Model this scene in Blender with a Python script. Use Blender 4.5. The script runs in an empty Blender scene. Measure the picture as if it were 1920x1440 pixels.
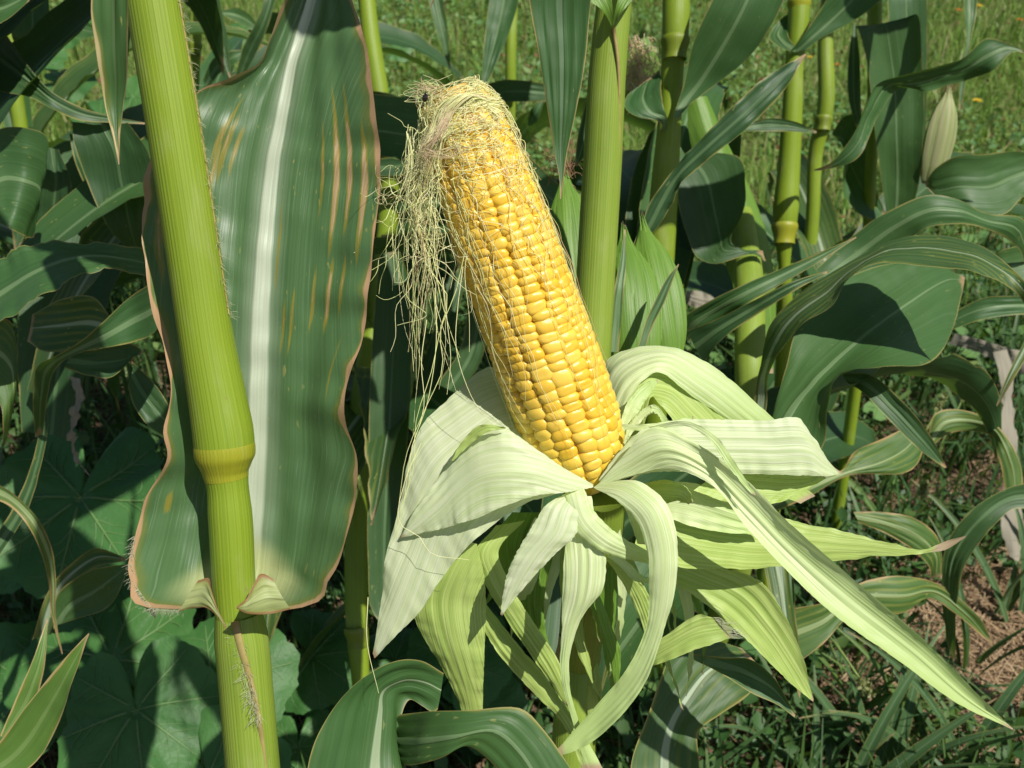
import bpy, math, random
import numpy as np
from mathutils import Vector, Matrix, noise as mnoise
random.seed(7)
rng = np.random.default_rng(11)
SC = bpy.context.scene
COL = SC.collection
R_ = math.radians

# ------------------------------------------------------------------ camera, sky, sun
CAM_H, PITCH, FPX = 0.90, R_(32), 1884.0          # FPX: focal length for a 1920 px wide frame
cam_d = bpy.data.cameras.new('camera')
cam_d.sensor_width = 36.0
cam_d.lens = 36.0 * FPX / 1920.0
cam_d.clip_start, cam_d.clip_end = 0.02, 300
cam_d.dof.use_dof = True
cam_d.dof.focus_distance = 0.42
cam_d.dof.aperture_fstop = 24
cam = bpy.data.objects.new('camera', cam_d); COL.objects.link(cam)
cam.location = (0, 0, CAM_H)
cam.rotation_euler = (math.pi / 2 - PITCH, 0, 0)
SC.camera = cam

SUN_TO = Vector((0.40, -0.36, 0.84)).normalized()
world = bpy.data.worlds.new('World'); SC.world = world; world.use_nodes = True
wn = world.node_tree; bg = wn.nodes['Background']
sky = wn.nodes.new('ShaderNodeTexSky'); sky.sky_type = 'NISHITA'; sky.sun_disc = False
sky.sun_elevation = math.asin(SUN_TO.z); sky.sun_rotation = math.atan2(SUN_TO.x, SUN_TO.y)
wn.links.new(sky.outputs[0], bg.inputs[0]); bg.inputs[1].default_value = 0.065
sd = bpy.data.lights.new('sun', 'SUN'); sd.energy = 4.7; sd.angle = R_(0.5); sd.color = (1.0, 0.955, 0.88)
sun = bpy.data.objects.new('sun', sd); COL.objects.link(sun); sun.location = (2, -2, 4)
sun.rotation_euler = (-SUN_TO).to_track_quat('-Z', 'Y').to_euler()
SC.view_settings.view_transform = 'Standard'; SC.view_settings.look = 'None'
SC.view_settings.gamma = 1; SC.view_settings.use_curve_mapping = False
SC.view_settings.exposure = 0.28
SC.cycles.max_bounces = 8; SC.cycles.transparent_max_bounces = 8
SC.cycles.use_denoising = True

# ------------------------------------------------------------------ geometry helpers
CP, SP = math.cos(PITCH), math.sin(PITCH)
def P(x, y, d):
    """a point of the place, from where it is seen and how far away it stands (metres along the view axis)"""
    X = (x - 960) / FPX * d; Y = -(y - 720) / FPX * d
    return np.array((X, d * CP + Y * SP, CAM_H + Y * CP - d * SP))
def gd(y): return CAM_H / (SP + CP * (y - 720) / FPX)      # distance of the ground along the view axis
VIEW = np.array((0, CP, -SP))
ROOT = {}
def thing(name, label, cat, loc=(0, 0, 0), group=None):
    o = bpy.data.objects.new(name, None); COL.objects.link(o); o.empty_display_size = 0.02
    o.location = tuple(loc); o['label'] = label; o['category'] = cat
    if group: o['group'] = group
    ROOT[o] = np.array(loc, float)
    return o
def tag(o, label, cat=None, group=None, kind=None):
    if label: o['label'] = label
    if cat: o['category'] = cat
    if group: o['group'] = group
    if kind: o['kind'] = kind
    return o
def mesh_obj(name, V, F, mat, parent=None, smooth=True, uv=None, attrs=None, label=None, origin=None):
    V = np.asarray(V, float)
    base = ROOT[parent] if parent is not None else (np.array(origin, float) if origin is not None else np.zeros(3))
    me = bpy.data.meshes.new(name)
    if isinstance(F, np.ndarray):
        k = F.shape[1]
        me.vertices.add(len(V)); me.vertices.foreach_set('co', (V - base).astype(np.float32).ravel())
        me.loops.add(F.size); me.loops.foreach_set('vertex_index', F.astype(np.int32).ravel())
        me.polygons.add(len(F)); me.polygons.foreach_set('loop_start', np.arange(0, F.size, k, dtype=np.int32))
        me.update(calc_edges=True)
    else:
        me.from_pydata([tuple(v) for v in (V - base)], [], F)
    if uv is not None:
        l = me.uv_layers.new(name='UVMap')
        idx = np.zeros(len(me.loops), np.int32); me.loops.foreach_get('vertex_index', idx)
        l.data.foreach_set('uv', np.asarray(uv, np.float32)[idx].ravel())
    for k, a in (attrs or {}).items():
        at = me.attributes.new(k, 'FLOAT', 'POINT'); at.data.foreach_set('value', np.asarray(a, np.float32))
    if smooth: me.polygons.foreach_set('use_smooth', [True] * len(me.polygons))
    me.materials.append(mat)
    o = bpy.data.objects.new(name, me); COL.objects.link(o)
    if parent is not None:
        o.parent = parent; ROOT[o] = base
    else:
        o.location = tuple(base); ROOT[o] = base
    if label: o['label'] = label
    return o
def spline(pts, ts, tq):
    """non-uniform Catmull-Rom through pts (n,k) at parameters ts, evaluated at tq"""
    pts = np.asarray(pts, float); n = len(pts); ts = np.asarray(ts, float)
    if n == 2:
        a = ((tq - ts[0]) / (ts[1] - ts[0]))[:, None]; return pts[0] * (1 - a) + pts[1] * a
    m = np.zeros_like(pts)
    d = (pts[1:] - pts[:-1]) / (ts[1:] - ts[:-1])[:, None]
    m[0], m[-1] = d[0], d[-1]
    h = ts[1:] - ts[:-1]
    w = (h[1:] / (h[1:] + h[:-1]))[:, None]
    m[1:-1] = d[:-1] * w + d[1:] * (1 - w)
    i = np.clip(np.searchsorted(ts, tq, side='right') - 1, 0, n - 2)
    hh = h[i]; s = (tq - ts[i]) / hh; s = s[:, None]; hh = hh[:, None]
    return ((2*s**3 - 3*s**2 + 1) * pts[i] + (s**3 - 2*s**2 + s) * hh * m[i]
            + (-2*s**3 + 3*s**2) * pts[i+1] + (s**3 - s**2) * hh * m[i+1])
def chord(pts):
    s = np.r_[0, np.cumsum(np.maximum(np.linalg.norm(np.diff(pts, axis=0), axis=1), 1e-5))]
    return s / s[-1]
def grid_faces(nv, nu):
    i, j = np.meshgrid(np.arange(nv - 1), np.arange(nu - 1), indexing='ij')
    a = (i * nu + j).ravel()
    return np.stack((a, a + 1, a + nu + 1, a + nu), 1)
def fbm1(t, seed, oct=3):
    r = np.random.default_rng(seed); out = np.zeros_like(t)
    for o in range(oct):
        out += np.sin(t * (2 ** o) * 2 * np.pi * r.uniform(.8, 1.2) + r.uniform(0, 6.28)) / (1.6 ** o)
    return out
_seed = [0]
def blade_mesh(name, A, M, B, mat, parent, m=0.5, nu=15, nv=46, ruffle=0.0, rfreq=5.0, fold=0.0, label=None, uvlen=None, jag=0.0, pleat=0.0):
    """a strap leaf lofted through its two edges A, B and its midrib M (world points, base first)"""
    _seed[0] += 1; sd_ = _seed[0]
    A, M, B = (np.asarray(q, float) for q in (A, M, B))
    ts = chord((A + B) / 2 if len(A) > 2 else M)
    tq = np.linspace(0, 1, nv)
    a, c, b = spline(A, ts, tq), spline(M, ts, tq), spline(B, ts, tq)
    u = np.linspace(0, 1, nu)
    if m != .5:
        k = math.log(.5) / math.log(m); uu = u ** k
    else: uu = u
    la, lm, lb = 2*(uu-.5)*(uu-1), -4*uu*(uu-1), 2*uu*(uu-.5)
    V = a[:, None]*la[None, :, None] + c[:, None]*lm[None, :, None] + b[:, None]*lb[None, :, None]
    wid = np.linalg.norm(b - a, axis=1)
    tan = np.gradient(c, axis=0); tan /= np.linalg.norm(tan, axis=1)[:, None] + 1e-9
    side = (b - a) / (wid[:, None] + 1e-9)
    nrm = np.cross(tan, side); nrm /= np.linalg.norm(nrm, axis=1)[:, None] + 1e-9
    if fold:      # a sharper crease at the midrib
        off = (np.exp(-((uu - .5) / .07) ** 2)) * fold
        V += nrm[:, None] * (off[None, :, None] * wid[:, None, None])
    if ruffle:
        for sgn, w_ in ((0, np.clip(1 - 2*uu, 0, 1) ** 1.6), (1, np.clip(2*uu - 1, 0, 1) ** 1.6)):
            f = fbm1(tq * rfreq, sd_ * 2 + sgn) * np.minimum(1, tq*6)
            V += nrm[:, None] * (f[:, None] * w_[None, :] * ruffle)[:, :, None]
    if pleat:
        rr_ = np.random.default_rng(sd_ + 500); L_ = np.linalg.norm(np.diff(c, axis=0), axis=1).sum()
        for k in range(4):
            kf, ph, kv, pv = rr_.uniform(2.0, 6.5), rr_.uniform(0, 6.28), rr_.uniform(.5, 2.2), rr_.uniform(0, 6.28)
            amp = pleat*np.clip(np.sin(tq*kv*6.28 + pv)*.6 + .5, 0, 1)*np.minimum(1, tq*5)*np.minimum(1, (1-tq)*5)*np.minimum(1, wid/.02)
            V += nrm[:, None]*(np.sin(uu[None]*kf*6.28 + ph + (tq*rr_.uniform(-2, 2))[:, None])*amp[:, None])[:, :, None]
        cr = np.array([[mnoise.noise((x*90 + sd_, y*90, z*90)) for x, y, z in row] for row in V]); V += nrm[:, None]*(cr*pleat*1.3)[:, :, None]
    if jag:
        r = np.random.default_rng(sd_)
        for j, sg in ((0, 1), (nu - 1, -1)):
            V[:, j] += side * (sg * np.abs(r.normal(0, jag, nv)) )[:, None]
    seg = np.r_[0, np.cumsum(np.linalg.norm(np.diff(c, axis=0), axis=1))]
    U = np.repeat(uu[None], nv, 0); T = np.repeat(tq[:, None], nu, 1)
    edge = np.minimum(U, 1 - U) * wid[:, None]
    rib = (U - .5) * wid[:, None]
    ln = np.repeat(seg[:, None], nu, 1)
    o = mesh_obj(name, V.reshape(-1, 3), grid_faces(nv, nu), mat, parent, uv=np.stack((U.ravel(), T.ravel()), 1),
                 attrs={'edge': edge.ravel(), 'rib': rib.ravel(), 'len': ln.ravel()}, label=label)
    return o
def leaf(plant, mat, A, B, D, cup=0.12, m=0.5, name='leaf', M=None, **kw):
    kw.setdefault('pleat', .0005)
    """A, B: the two edges as seen; D: distance per station (one number, or (edge A, edge B))"""
    n = len(A); pa, pb, pm = [], [], []
    for k in range(n):
        d = D[k] if isinstance(D, (list, tuple)) else D
        da, db = d if isinstance(d, (list, tuple)) else (d, d)
        a, b = P(*A[k], da), P(*B[k], db)
        pa.append(a); pb.append(b)
        c_ = cup[k] if isinstance(cup, (list, tuple)) else cup
        if M: mm = P(*M[k], (da + db) / 2)
        else: mm = a * (1 - m) + b * m
        pm.append(mm + VIEW * c_ * np.linalg.norm(b - a))
    return blade_mesh(name, pa, pm, pb, mat, plant, **kw)
def gen_leaf(plant, base, az, length, width, mat, elev=60, droop=110, twist=0, cup=.16, name='leaf', bend=0, **kw):
    """an arching leaf that grows from base towards azimuth az (degrees, 0 = +X)"""
    n = 9; ts = np.linspace(0, 1, n); p = np.array(base, float); A, M, B = [], [], []
    for k, t in enumerate(ts):
        e = R_(elev - droop * t ** 1.3); a = R_(az + bend * t)
        dr = np.array((math.cos(e)*math.cos(a), math.cos(e)*math.sin(a), math.sin(e)))
        if k: p = p + dr * length / (n - 1)
        sd0 = np.array((-math.sin(a), math.cos(a), 0)); up = np.cross(dr, sd0)
        tw = R_(twist * t); s = sd0 * math.cos(tw) + up * math.sin(tw); nn = np.cross(dr, s)
        w = width * (0.55 + .45*math.sin(min(1, t/.35)*math.pi/2)) * (1 - max(0, (t-.35)/.65) ** 1.7) + .0008
        A.append(p - s*w/2 + nn*cup*w*.5); B.append(p + s*w/2 + nn*cup*w*.5); M.append(p - nn*cup*w*.5)
    return blade_mesh(name, A, M, B, mat, plant, **kw)
def tube(name, pts, radii, mat, parent, sides=20, nseg=None, cap=True, label=None, squash=1.0):
    pts = np.asarray(pts, float); radii = np.asarray(radii, float)
    ts = chord(pts)
    if nseg:
        tq = np.linspace(0, 1, nseg); c = spline(pts, ts, tq); r = spline(radii[:, None], ts, tq)[:, 0]
    else: c, r, tq = pts, radii, ts
    tan = np.gradient(c, axis=0); tan /= np.linalg.norm(tan, axis=1)[:, None]
    ref = np.array((0, -1.0, .2)); x = np.cross(tan, ref); x /= np.linalg.norm(x, axis=1)[:, None]
    y = np.cross(tan, x)
    th = np.linspace(0, 2*np.pi, sides + 1)
    V = c[:, None] + r[:, None, None] * (x[:, None]*np.cos(th)[None, :, None] + squash*y[:, None]*np.sin(th)[None, :, None])
    seg = np.r_[0, np.cumsum(np.linalg.norm(np.diff(c, axis=0), axis=1))]
    n = len(c); U = np.repeat((th/2/np.pi)[None], n, 0); T = np.repeat(tq[:, None], sides+1, 1)
    F = grid_faces(n, sides + 1)
    V = V.reshape(-1, 3); uv = np.stack((U.ravel(), T.ravel()), 1); ln = np.repeat(seg[:, None], sides+1, 1).ravel()
    F = [tuple(f) for f in F]
    if cap:
        F.append(tuple(range(sides))); k = (n-1)*(sides+1); F.append(tuple(k + j for j in reversed(range(sides))))
    return mesh_obj(name, V, F, mat, parent, uv=uv, attrs={'len': ln, 'rib': (U*2*np.pi*float(np.median(r))).ravel(), 'edge': np.full(len(V), .01)}, label=label)
def strands(name, paths, rad, mat, parent, sides=4, nseg=14, label=None, origin=None):
    """many thin tapered fibres in one mesh; paths: list of (k,3) arrays"""
    Vs, Fs, T, off = [], [], [], 0
    th = np.linspace(0, 2*np.pi, sides, endpoint=False)
    for i, p in enumerate(paths):
        p = np.asarray(p, float); tq = np.linspace(0, 1, nseg); c = spline(p, chord(p), tq)
        tan = np.gradient(c, axis=0); tan /= np.linalg.norm(tan, axis=1)[:, None] + 1e-12
        ref = np.array((.3, -1, .2)); x = np.cross(tan, ref); x /= np.linalg.norm(x, axis=1)[:, None] + 1e-12
        y = np.cross(tan, x)
        r0 = rad[i] if hasattr(rad, '__len__') else rad
        r = r0 * (1 - .55 * tq)
        V = c[:, None] + r[:, None, None]*(x[:, None]*np.cos(th)[None, :, None] + y[:, None]*np.sin(th)[None, :, None])
        Vs.append(V.reshape(-1, 3))
        i_, j_ = np.meshgrid(np.arange(nseg-1), np.arange(sides), indexing='ij')
        a = i_*sides + j_; b = i_*sides + (j_+1) % sides
        Fs.append(np.stack((a.ravel(), b.ravel(), (b+sides).ravel(), (a+sides).ravel()), 1) + off)
        T.append(np.repeat(tq, sides)); off += nseg*sides
    return mesh_obj(name, np.concatenate(Vs), np.concatenate(Fs), mat, parent, attrs={'len': np.concatenate(T)}, label=label, origin=origin)

# ------------------------------------------------------------------ materials
class NT:
    def __init__(s, name):
        s.m = bpy.data.materials.new(name); s.m.use_nodes = True; s.t = s.m.node_tree
        s.t.nodes.clear(); s.out = s.t.nodes.new('ShaderNodeOutputMaterial')
    def n(s, typ, **kw):
        nd = s.t.nodes.new(typ)
        for k, v in kw.items(): setattr(nd, k, v)
        return nd
    def set(s, sock, v):
        if isinstance(v, bpy.types.NodeSocket): s.t.links.new(v, sock)
        elif isinstance(v, tuple) and len(v) == 3 and sock.type == 'RGBA': sock.default_value = (*v, 1)
        else: sock.default_value = v
    def math(s, op, a, b=0.0, clamp=False):
        nd = s.n('ShaderNodeMath', operation=op, use_clamp=clamp); s.set(nd.inputs[0], a); s.set(nd.inputs[1], b); return nd.outputs[0]
    def ss(s, v, lo, hi):
        nd = s.n('ShaderNodeMapRange', interpolation_type='SMOOTHSTEP')
        s.set(nd.inputs['Value'], v); s.set(nd.inputs['From Min'], lo); s.set(nd.inputs['From Max'], hi); return nd.outputs[0]
    def mix(s, f, a, b, mode='MIX'):
        nd = s.n('ShaderNodeMix', data_type='RGBA', blend_type=mode)
        s.set(nd.inputs[0], f); s.set(nd.inputs[6], a); s.set(nd.inputs[7], b); return nd.outputs[2]
    def attr(s, name): return s.n('ShaderNodeAttribute', attribute_name=name).outputs['Fac']
    def comb(s, x, y, z=0.0):
        nd = s.n('ShaderNodeCombineXYZ'); s.set(nd.inputs[0], x); s.set(nd.inputs[1], y); s.set(nd.inputs[2], z); return nd.outputs[0]
    def noise(s, vec, scale=1.0, detail=2.0, rough=.5, col=False):
        nd = s.n('ShaderNodeTexNoise'); s.set(nd.inputs['Scale'], scale); nd.inputs['Detail'].default_value = detail
        nd.inputs['Roughness'].default_value = rough
        if vec is not None: s.set(nd.inputs['Vector'], vec)
        return nd.outputs['Color' if col else 'Fac']
    def objrand(s): return s.n('ShaderNodeObjectInfo').outputs['Random']
    def island(s): return s.n('ShaderNodeNewGeometry').outputs['Random Per Island']
    def pos(s): return s.n('ShaderNodeTexCoord').outputs['Object']
    def bump(s, h, strength=.3, dist=.001):
        nd = s.n('ShaderNodeBump'); s.set(nd.inputs['Height'], h); nd.inputs['Strength'].default_value = strength
        nd.inputs['Distance'].default_value = dist; return nd.outputs[0]
    def finish(s, col, rough=.5, spec=.5, normal=None, trans=0.0, tcol=None, sss=0.0, sss_r=(1, .5, .2), sss_s=.002, coat=0.0):
        b = s.n('ShaderNodeBsdfPrincipled'); s.set(b.inputs['Base Color'], col); s.set(b.inputs['Roughness'], rough)
        s.set(b.inputs['Specular IOR Level'], spec)
        if normal is not None: s.set(b.inputs['Normal'], normal)
        if sss:
            b.inputs['Subsurface Weight'].default_value = sss; b.inputs['Subsurface Radius'].default_value = sss_r
            b.inputs['Subsurface Scale'].default_value = sss_s
        if coat: b.inputs['Coat Weight'].default_value = coat; b.inputs['Coat Roughness'].default_value = .12
        sh = b.outputs[0]
        if trans:
            tr = s.n('ShaderNodeBsdfTranslucent'); s.set(tr.inputs['Color'], tcol if tcol is not None else col)
            mx = s.n('ShaderNodeMixShader'); s.set(mx.inputs[0], trans)
            s.t.links.new(sh, mx.inputs[1]); s.t.links.new(tr.outputs[0], mx.inputs[2]); sh = mx.outputs[0]
        s.t.links.new(sh, s.out.inputs['Surface']); return s.m

def corn_leaf_mat(name, c0=(.030, .088, .024), c1=(.050, .128, .038), ribc=(.14, .23, .10), ribw=.0021, edgec=(.30, .27, .10), edgew=.00045,
                  stripe=0.0, stripec=(.22, .24, .035), spots=.5, spotc=(.30, .30, .09), rough=.42, trans=.24, lesions=None, edgevar=1.0, halo_k=.15, collar=False, spec=.38, tip=True):
    t = NT(name); u_v = t.n('ShaderNodeUVMap').outputs[0]; sp = t.n('ShaderNodeSeparateXYZ'); t.set(sp.inputs[0], u_v)
    u, v = sp.outputs[0], sp.outputs[1]
    rib, edge, ln, rnd = t.attr('rib'), t.attr('edge'), t.attr('len'), t.objrand()
    sd_ = t.math('MULTIPLY', rnd, 37.0)
    fine = t.noise(t.comb(t.math('MULTIPLY', rib, 900.0), t.math('MULTIPLY', ln, 5.0), sd_), 1.0, 2.0)
    wide = t.noise(t.comb(t.math('MULTIPLY', rib, 210.0), t.math('MULTIPLY', ln, 2.2), sd_), 1.0, 2.0)
    big = t.noise(t.comb(t.math('MULTIPLY', rib, 26.0), t.math('MULTIPLY', ln, 14.0), sd_), 1.0, 3.0)
    col = t.mix(t.ss(fine, .22, .78), c0, c1)
    col = t.mix(t.math('MULTIPLY', t.ss(big, .35, .75), .55), col, t.mix(.5, c1, (.06, .13, .04)))
    col = t.mix(t.math('MULTIPLY', rnd, .42), col, t.mix(.5, c1, (.085, .15, .022)))
    # lateral veins, a little paler
    vein = t.ss(wide, .60, .70)
    col = t.mix(t.math('MULTIPLY', vein, .20), col, (.10, .17, .075))
    if stripe:
        st = t.math('MULTIPLY', t.ss(t.math('SINE', t.math('MULTIPLY', rib, 1150.0)), .0, .9), t.ss(big, .36, .62))
        col = t.mix(t.math('MULTIPLY', st, stripe), col, stripec)
    # mottled flecks
    fl = t.noise(t.comb(t.math('MULTIPLY', rib, 520.0), t.math('MULTIPLY', ln, 170.0), sd_), 1.0, 1.0)
    col = t.mix(t.math('MULTIPLY', t.math('MULTIPLY', t.ss(fl, .70, .76), t.ss(big, .42, .6)), spots), col, spotc)
    # midrib
    arib = t.math('ABSOLUTE', rib)
    rw = t.math('MULTIPLY', t.math('SUBTRACT', 1.05, v), ribw)
    rm = t.ss(t.math('DIVIDE', arib, t.math('MAXIMUM', rw, .0003)), 1.25, .75)
    halo = t.ss(t.math('DIVIDE', arib, t.math('MAXIMUM', rw, .0003)), 3.6, .8)
    col = t.mix(t.math('MULTIPLY', halo, halo_k), col, t.mix(.5, ribc, c1))
    col = t.mix(t.math('MULTIPLY', rm, .9), col, t.mix(t.math('MULTIPLY', fine, .35), ribc, (.2, .3, .13)))
    extra = None
    if lesions:
        wob = t.math('MULTIPLY', t.math('SUBTRACT', t.noise(t.comb(t.math('MULTIPLY', u, 70.0), t.math('MULTIPLY', v, 26.0)), 1.0, 4.0, .65), .5), 1.5)
        tot = None
        for (u0, v0, du, dv, g) in lesions:
            a = t.math('POWER', t.math('ABSOLUTE', t.math('DIVIDE', t.math('SUBTRACT', u, u0), du)), 2.0)
            b = t.math('POWER', t.math('ABSOLUTE', t.math('DIVIDE', t.math('SUBTRACT', v, v0), dv)), 2.0)
            k = t.math('MULTIPLY', t.math('SUBTRACT', 1.0, t.math('ADD', a, b)), g)
            tot = k if tot is None else t.math('MAXIMUM', tot, k)
        tot = t.math('ADD', tot, wob)
        col = t.mix(t.math('MULTIPLY', t.ss(tot, -.15, .35), .8), col, (.26, .22, .028))
        col = t.mix(t.ss(tot, .42, .75), col, t.mix(t.ss(fine, .3, .7), (.38, .25, .10), (.50, .37, .22)))
        # narrow pale streaks where the blade is scraped
        sc = t.noise(t.comb(t.math('MULTIPLY', rib, 1500.0), t.math('MULTIPLY', ln, 26.0), 3.0), 1.0, 2.0)
        col = t.mix(t.math('MULTIPLY', t.ss(sc, .63, .70), .32), col, (.25, .34, .22))
    if collar:
        cl_ = t.ss(t.math('ADD', v, t.math('MULTIPLY', t.math('ABSOLUTE', t.math('SUBTRACT', u, .5)), .12)), .118, .085)
        col = t.mix(t.math('MULTIPLY', cl_, .92), col, t.mix(fine, (.40, .46, .19), (.52, .54, .27)))
    # dry margin
    en = t.noise(t.comb(t.math('MULTIPLY', u, 2.0), t.math('MULTIPLY', ln, 38.0), sd_), 1.0, 2.0)
    ew = t.math('MULTIPLY', t.math('ADD', .35, t.math('MULTIPLY', t.ss(en, .35, .75), edgevar * 1.3)), edgew)
    er = t.math('DIVIDE', edge, ew)
    col = t.mix(t.math('MULTIPLY', t.ss(er, 2.6, .9), .55), col, (.20, .20, .030))
    col = t.mix(t.math('MULTIPLY', t.ss(er, 1.15, .7), .9), col, edgec)
    if tip: col = t.mix(t.ss(t.math('ADD', v, t.math('MULTIPLY', t.math('SUBTRACT', en, .5), .12)), .945, .99), col, (.36, .25, .13))
    hgt = t.math('ADD', t.math('MULTIPLY', fine, .5), t.math('ADD', t.math('MULTIPLY', wide, .9), t.math('MULTIPLY', rm, 1.1)))
    nm = t.bump(hgt, .45, .0009)
    tc = t.mix(.65, col, (.16, .30, .02))
    return t.finish(col, t.math('ADD', rough, t.math('MULTIPLY', fine, .16)), spec, nm, trans, tc)

M_LEAF = corn_leaf_mat('corn_leaf')
M_LEAFDK = corn_leaf_mat('corn_leaf_dark', c0=(.020, .060, .022), c1=(.034, .090, .030), ribc=(.09, .17, .07), ribw=.0017)  # darker copy of corn_leaf, shade of the deeper leaves put into the colour
M_LEAFYE = corn_leaf_mat('corn_leaf_yellowing', c0=(.045, .11, .025), c1=(.085, .16, .034), stripe=.5, stripec=(.24, .27, .05), spots=.9, ribc=(.30, .38, .16), edgec=(.40, .27, .12), edgew=.0009, ribw=.002)
M_LEAFLM = corn_leaf_mat('corn_leaf_light', c0=(.075, .17, .026), c1=(.11, .215, .040), ribc=(.15, .25, .06), ribw=.0016, edgec=(.46, .36, .16), edgew=.0008, spots=.4)
M_LEAFSP = corn_leaf_mat('corn_leaf_spotted', c0=(.030, .075, .022), c1=(.050, .11, .030), stripe=.45, spots=1.0, spotc=(.36, .36, .10), ribc=(.36, .44, .30), ribw=.0022, edgew=.0008)
M_HERO = corn_leaf_mat('corn_leaf_scorched', c0=(.058, .132, .052), c1=(.088, .180, .078), ribc=(.56, .61, .47), ribw=.0044, edgec=(.50, .30, .17), edgew=.0012, edgevar=1.7, spots=.8, rough=.32, spec=.5, tip=False, halo_k=.45, collar=True,
    lesions=[(.80, .452, .017, .075, 1.0), (.86, .462, .015, .072, 1.0), (.93, .438, .018, .066, 1.0), (.735, .458, .009, .05, .6),
             (.235, .478, .016, .04, .55), (.275, .468, .016, .036, .55), (.32, .465, .012, .03, .45), (.25, .43, .012, .05, .45), (.06, .375, .018, .05, .6), (.12, .38, .018, .05, .55),
             (.815, .340, .013, .036, .85), (.745, .336, .009, .034, .6), (.875, .350, .010, .030, .5), (.655, .316, .008, .034, .5), (.615, .308, .008, .03, .45), (.90, .27, .006, .03, .3), (.56, .38, .006, .04, .3),
             (.10, .145, .018, .012, .45)])
def stalk_mat(name, c0, c1, node=(.10, .16, .02), rough=.38):
    t = NT(name); rib, ln, rnd = t.attr('rib'), t.attr('len'), t.objrand(); s_ = t.math('MULTIPLY', rnd, 19.0)
    fine = t.noise(t.comb(t.math('MULTIPLY', rib, 1900.0), t.math('MULTIPLY', ln, 5.0), s_), 1.0, 2.0)
    big = t.noise(t.comb(t.math('MULTIPLY', rib, 60.0), t.math('MULTIPLY', ln, 18.0), s_), 1.0, 3.0)
    wave = t.math('SINE', t.math('MULTIPLY', rib, 4200.0))
    col = t.mix(t.ss(t.math('ADD', fine, t.math('MULTIPLY', wave, .04)), .25, .75), c0, c1)
    col = t.mix(t.math('MULTIPLY', t.ss(big, .45, .8), .35), col, node)
    sp_ = t.noise(t.comb(t.math('MULTIPLY', rib, 420.0), t.math('MULTIPLY', ln, 150.0), s_), 1.0, 3.0)
    col = t.mix(t.math('MULTIPLY', t.ss(sp_, .68, .76), .5), col, (.20, .15, .05))
    dust = t.noise(t.comb(t.math('MULTIPLY', rib, 90.0), t.math('MULTIPLY', ln, 30.0), s_), 1.0, 4.0)
    col = t.mix(t.math('MULTIPLY', t.ss(dust, .52, .8), .35), col, (.36, .40, .16))
    nm = t.bump(t.math('ADD', fine, t.math('MULTIPLY', wave, .2)), .3, .0006)
    return t.finish(col, t.math('ADD', rough, t.math('MULTIPLY', dust, .2)), .4, nm, .10, t.mix(.5, col, (.3, .42, .03)))
M_STALK = stalk_mat('corn_stalk', (.170, .262, .013), (.238, .328, .024))
M_STALKG = stalk_mat('corn_stalk_green', (.185, .28, .025), (.25, .34, .048))
M_NODE = stalk_mat('corn_node', (.255, .285, .014), (.31, .32, .024), node=(.26, .24, .01), rough=.3)
M_NODED = stalk_mat('corn_node_dark', (.14, .20, .012), (.2, .26, .02), rough=.35)
M_SEAM = NT('dry_sheath_edge'); M_SEAM = M_SEAM.finish(M_SEAM.mix(M_SEAM.noise(M_SEAM.comb(0.0, M_SEAM.math('MULTIPLY', M_SEAM.attr('len'), 60.0)), 2.0, 3.0), (.18, .12, .035), (.42, .36, .12)), .6)
def husk_mat(name, c0, c1, tipc=None, trans=.30, tcol=(.55, .68, .22), rough=.45, dry=.97):
    t = NT(name); sp = t.n('ShaderNodeSeparateXYZ'); t.set(sp.inputs[0], t.n('ShaderNodeUVMap').outputs[0]); v = sp.outputs[1]
    rib, ln, rnd, edge = t.attr('rib'), t.attr('len'), t.objrand(), t.attr('edge'); s_ = t.math('MULTIPLY', rnd, 23.0)
    fine = t.noise(t.comb(t.math('MULTIPLY', rib, 1700.0), t.math('MULTIPLY', ln, 8.0), s_), 1.0, 2.0)
    wide = t.noise(t.comb(t.math('MULTIPLY', rib, 620.0), t.math('MULTIPLY', ln, 5.0), s_), 1.0, 2.0)
    big = t.noise(t.comb(t.math('MULTIPLY', rib, 45.0), t.math('MULTIPLY', ln, 22.0), s_), 1.0, 3.0)
    col = t.mix(t.ss(fine, .34, .66), c0, c1)
    col = t.mix(t.math('MULTIPLY', t.ss(wide, .56, .74), .22), col, (c0[0]*.74, c0[1]*.84, c0[2]*.55))
    col = t.mix(t.math('MULTIPLY', t.ss(big, .5, .8), .35), col, (c0[0]*.62, c0[1]*.78, c0[2]*.42))
    if tipc: col = t.mix(t.ss(t.math('ADD', v, t.math('MULTIPLY', t.math('SUBTRACT', wide, .5), .3)), .25, .85), col, tipc)
    col = t.mix(t.ss(v, dry, dry + .025), col, (.42, .32, .20))
    nm = t.bump(t.math('ADD', t.math('MULTIPLY', fine, .8), wide), .5, .0007)
    return t.finish(col, rough, .4, nm, trans, t.mix(.5, col, tcol))
M_HUSKW = husk_mat('husk_white', (.66, .76, .43), (.80, .85, .60), trans=.44)
M_HUSKP = husk_mat('husk_pale', (.55, .67, .30), (.72, .79, .48), tipc=(.46, .60, .22))
M_HUSKG = husk_mat('husk_green', (.33, .45, .10), (.46, .57, .18), trans=.26)
M_HUSKT = husk_mat('husk_green_dry_tip', (.33, .45, .10), (.46, .57, .18), trans=.26, dry=.885)
M_HUSKD = husk_mat('husk_outer_green', (.10, .21, .022), (.17, .30, .045), trans=.22)
t = NT('kernel_yellow'); k_r = t.objrand(); pz = t.n('ShaderNodeSeparateXYZ'); t.set(pz.inputs[0], t.pos())
kn = t.noise(t.pos(), 190.0, 2.0)
kc = t.mix(k_r, (.71, .43, .028), (.80, .54, .075))
kc = t.mix(t.ss(pz.outputs[2], .0012, -.0016), kc, (.78, .47, .09))
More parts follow.
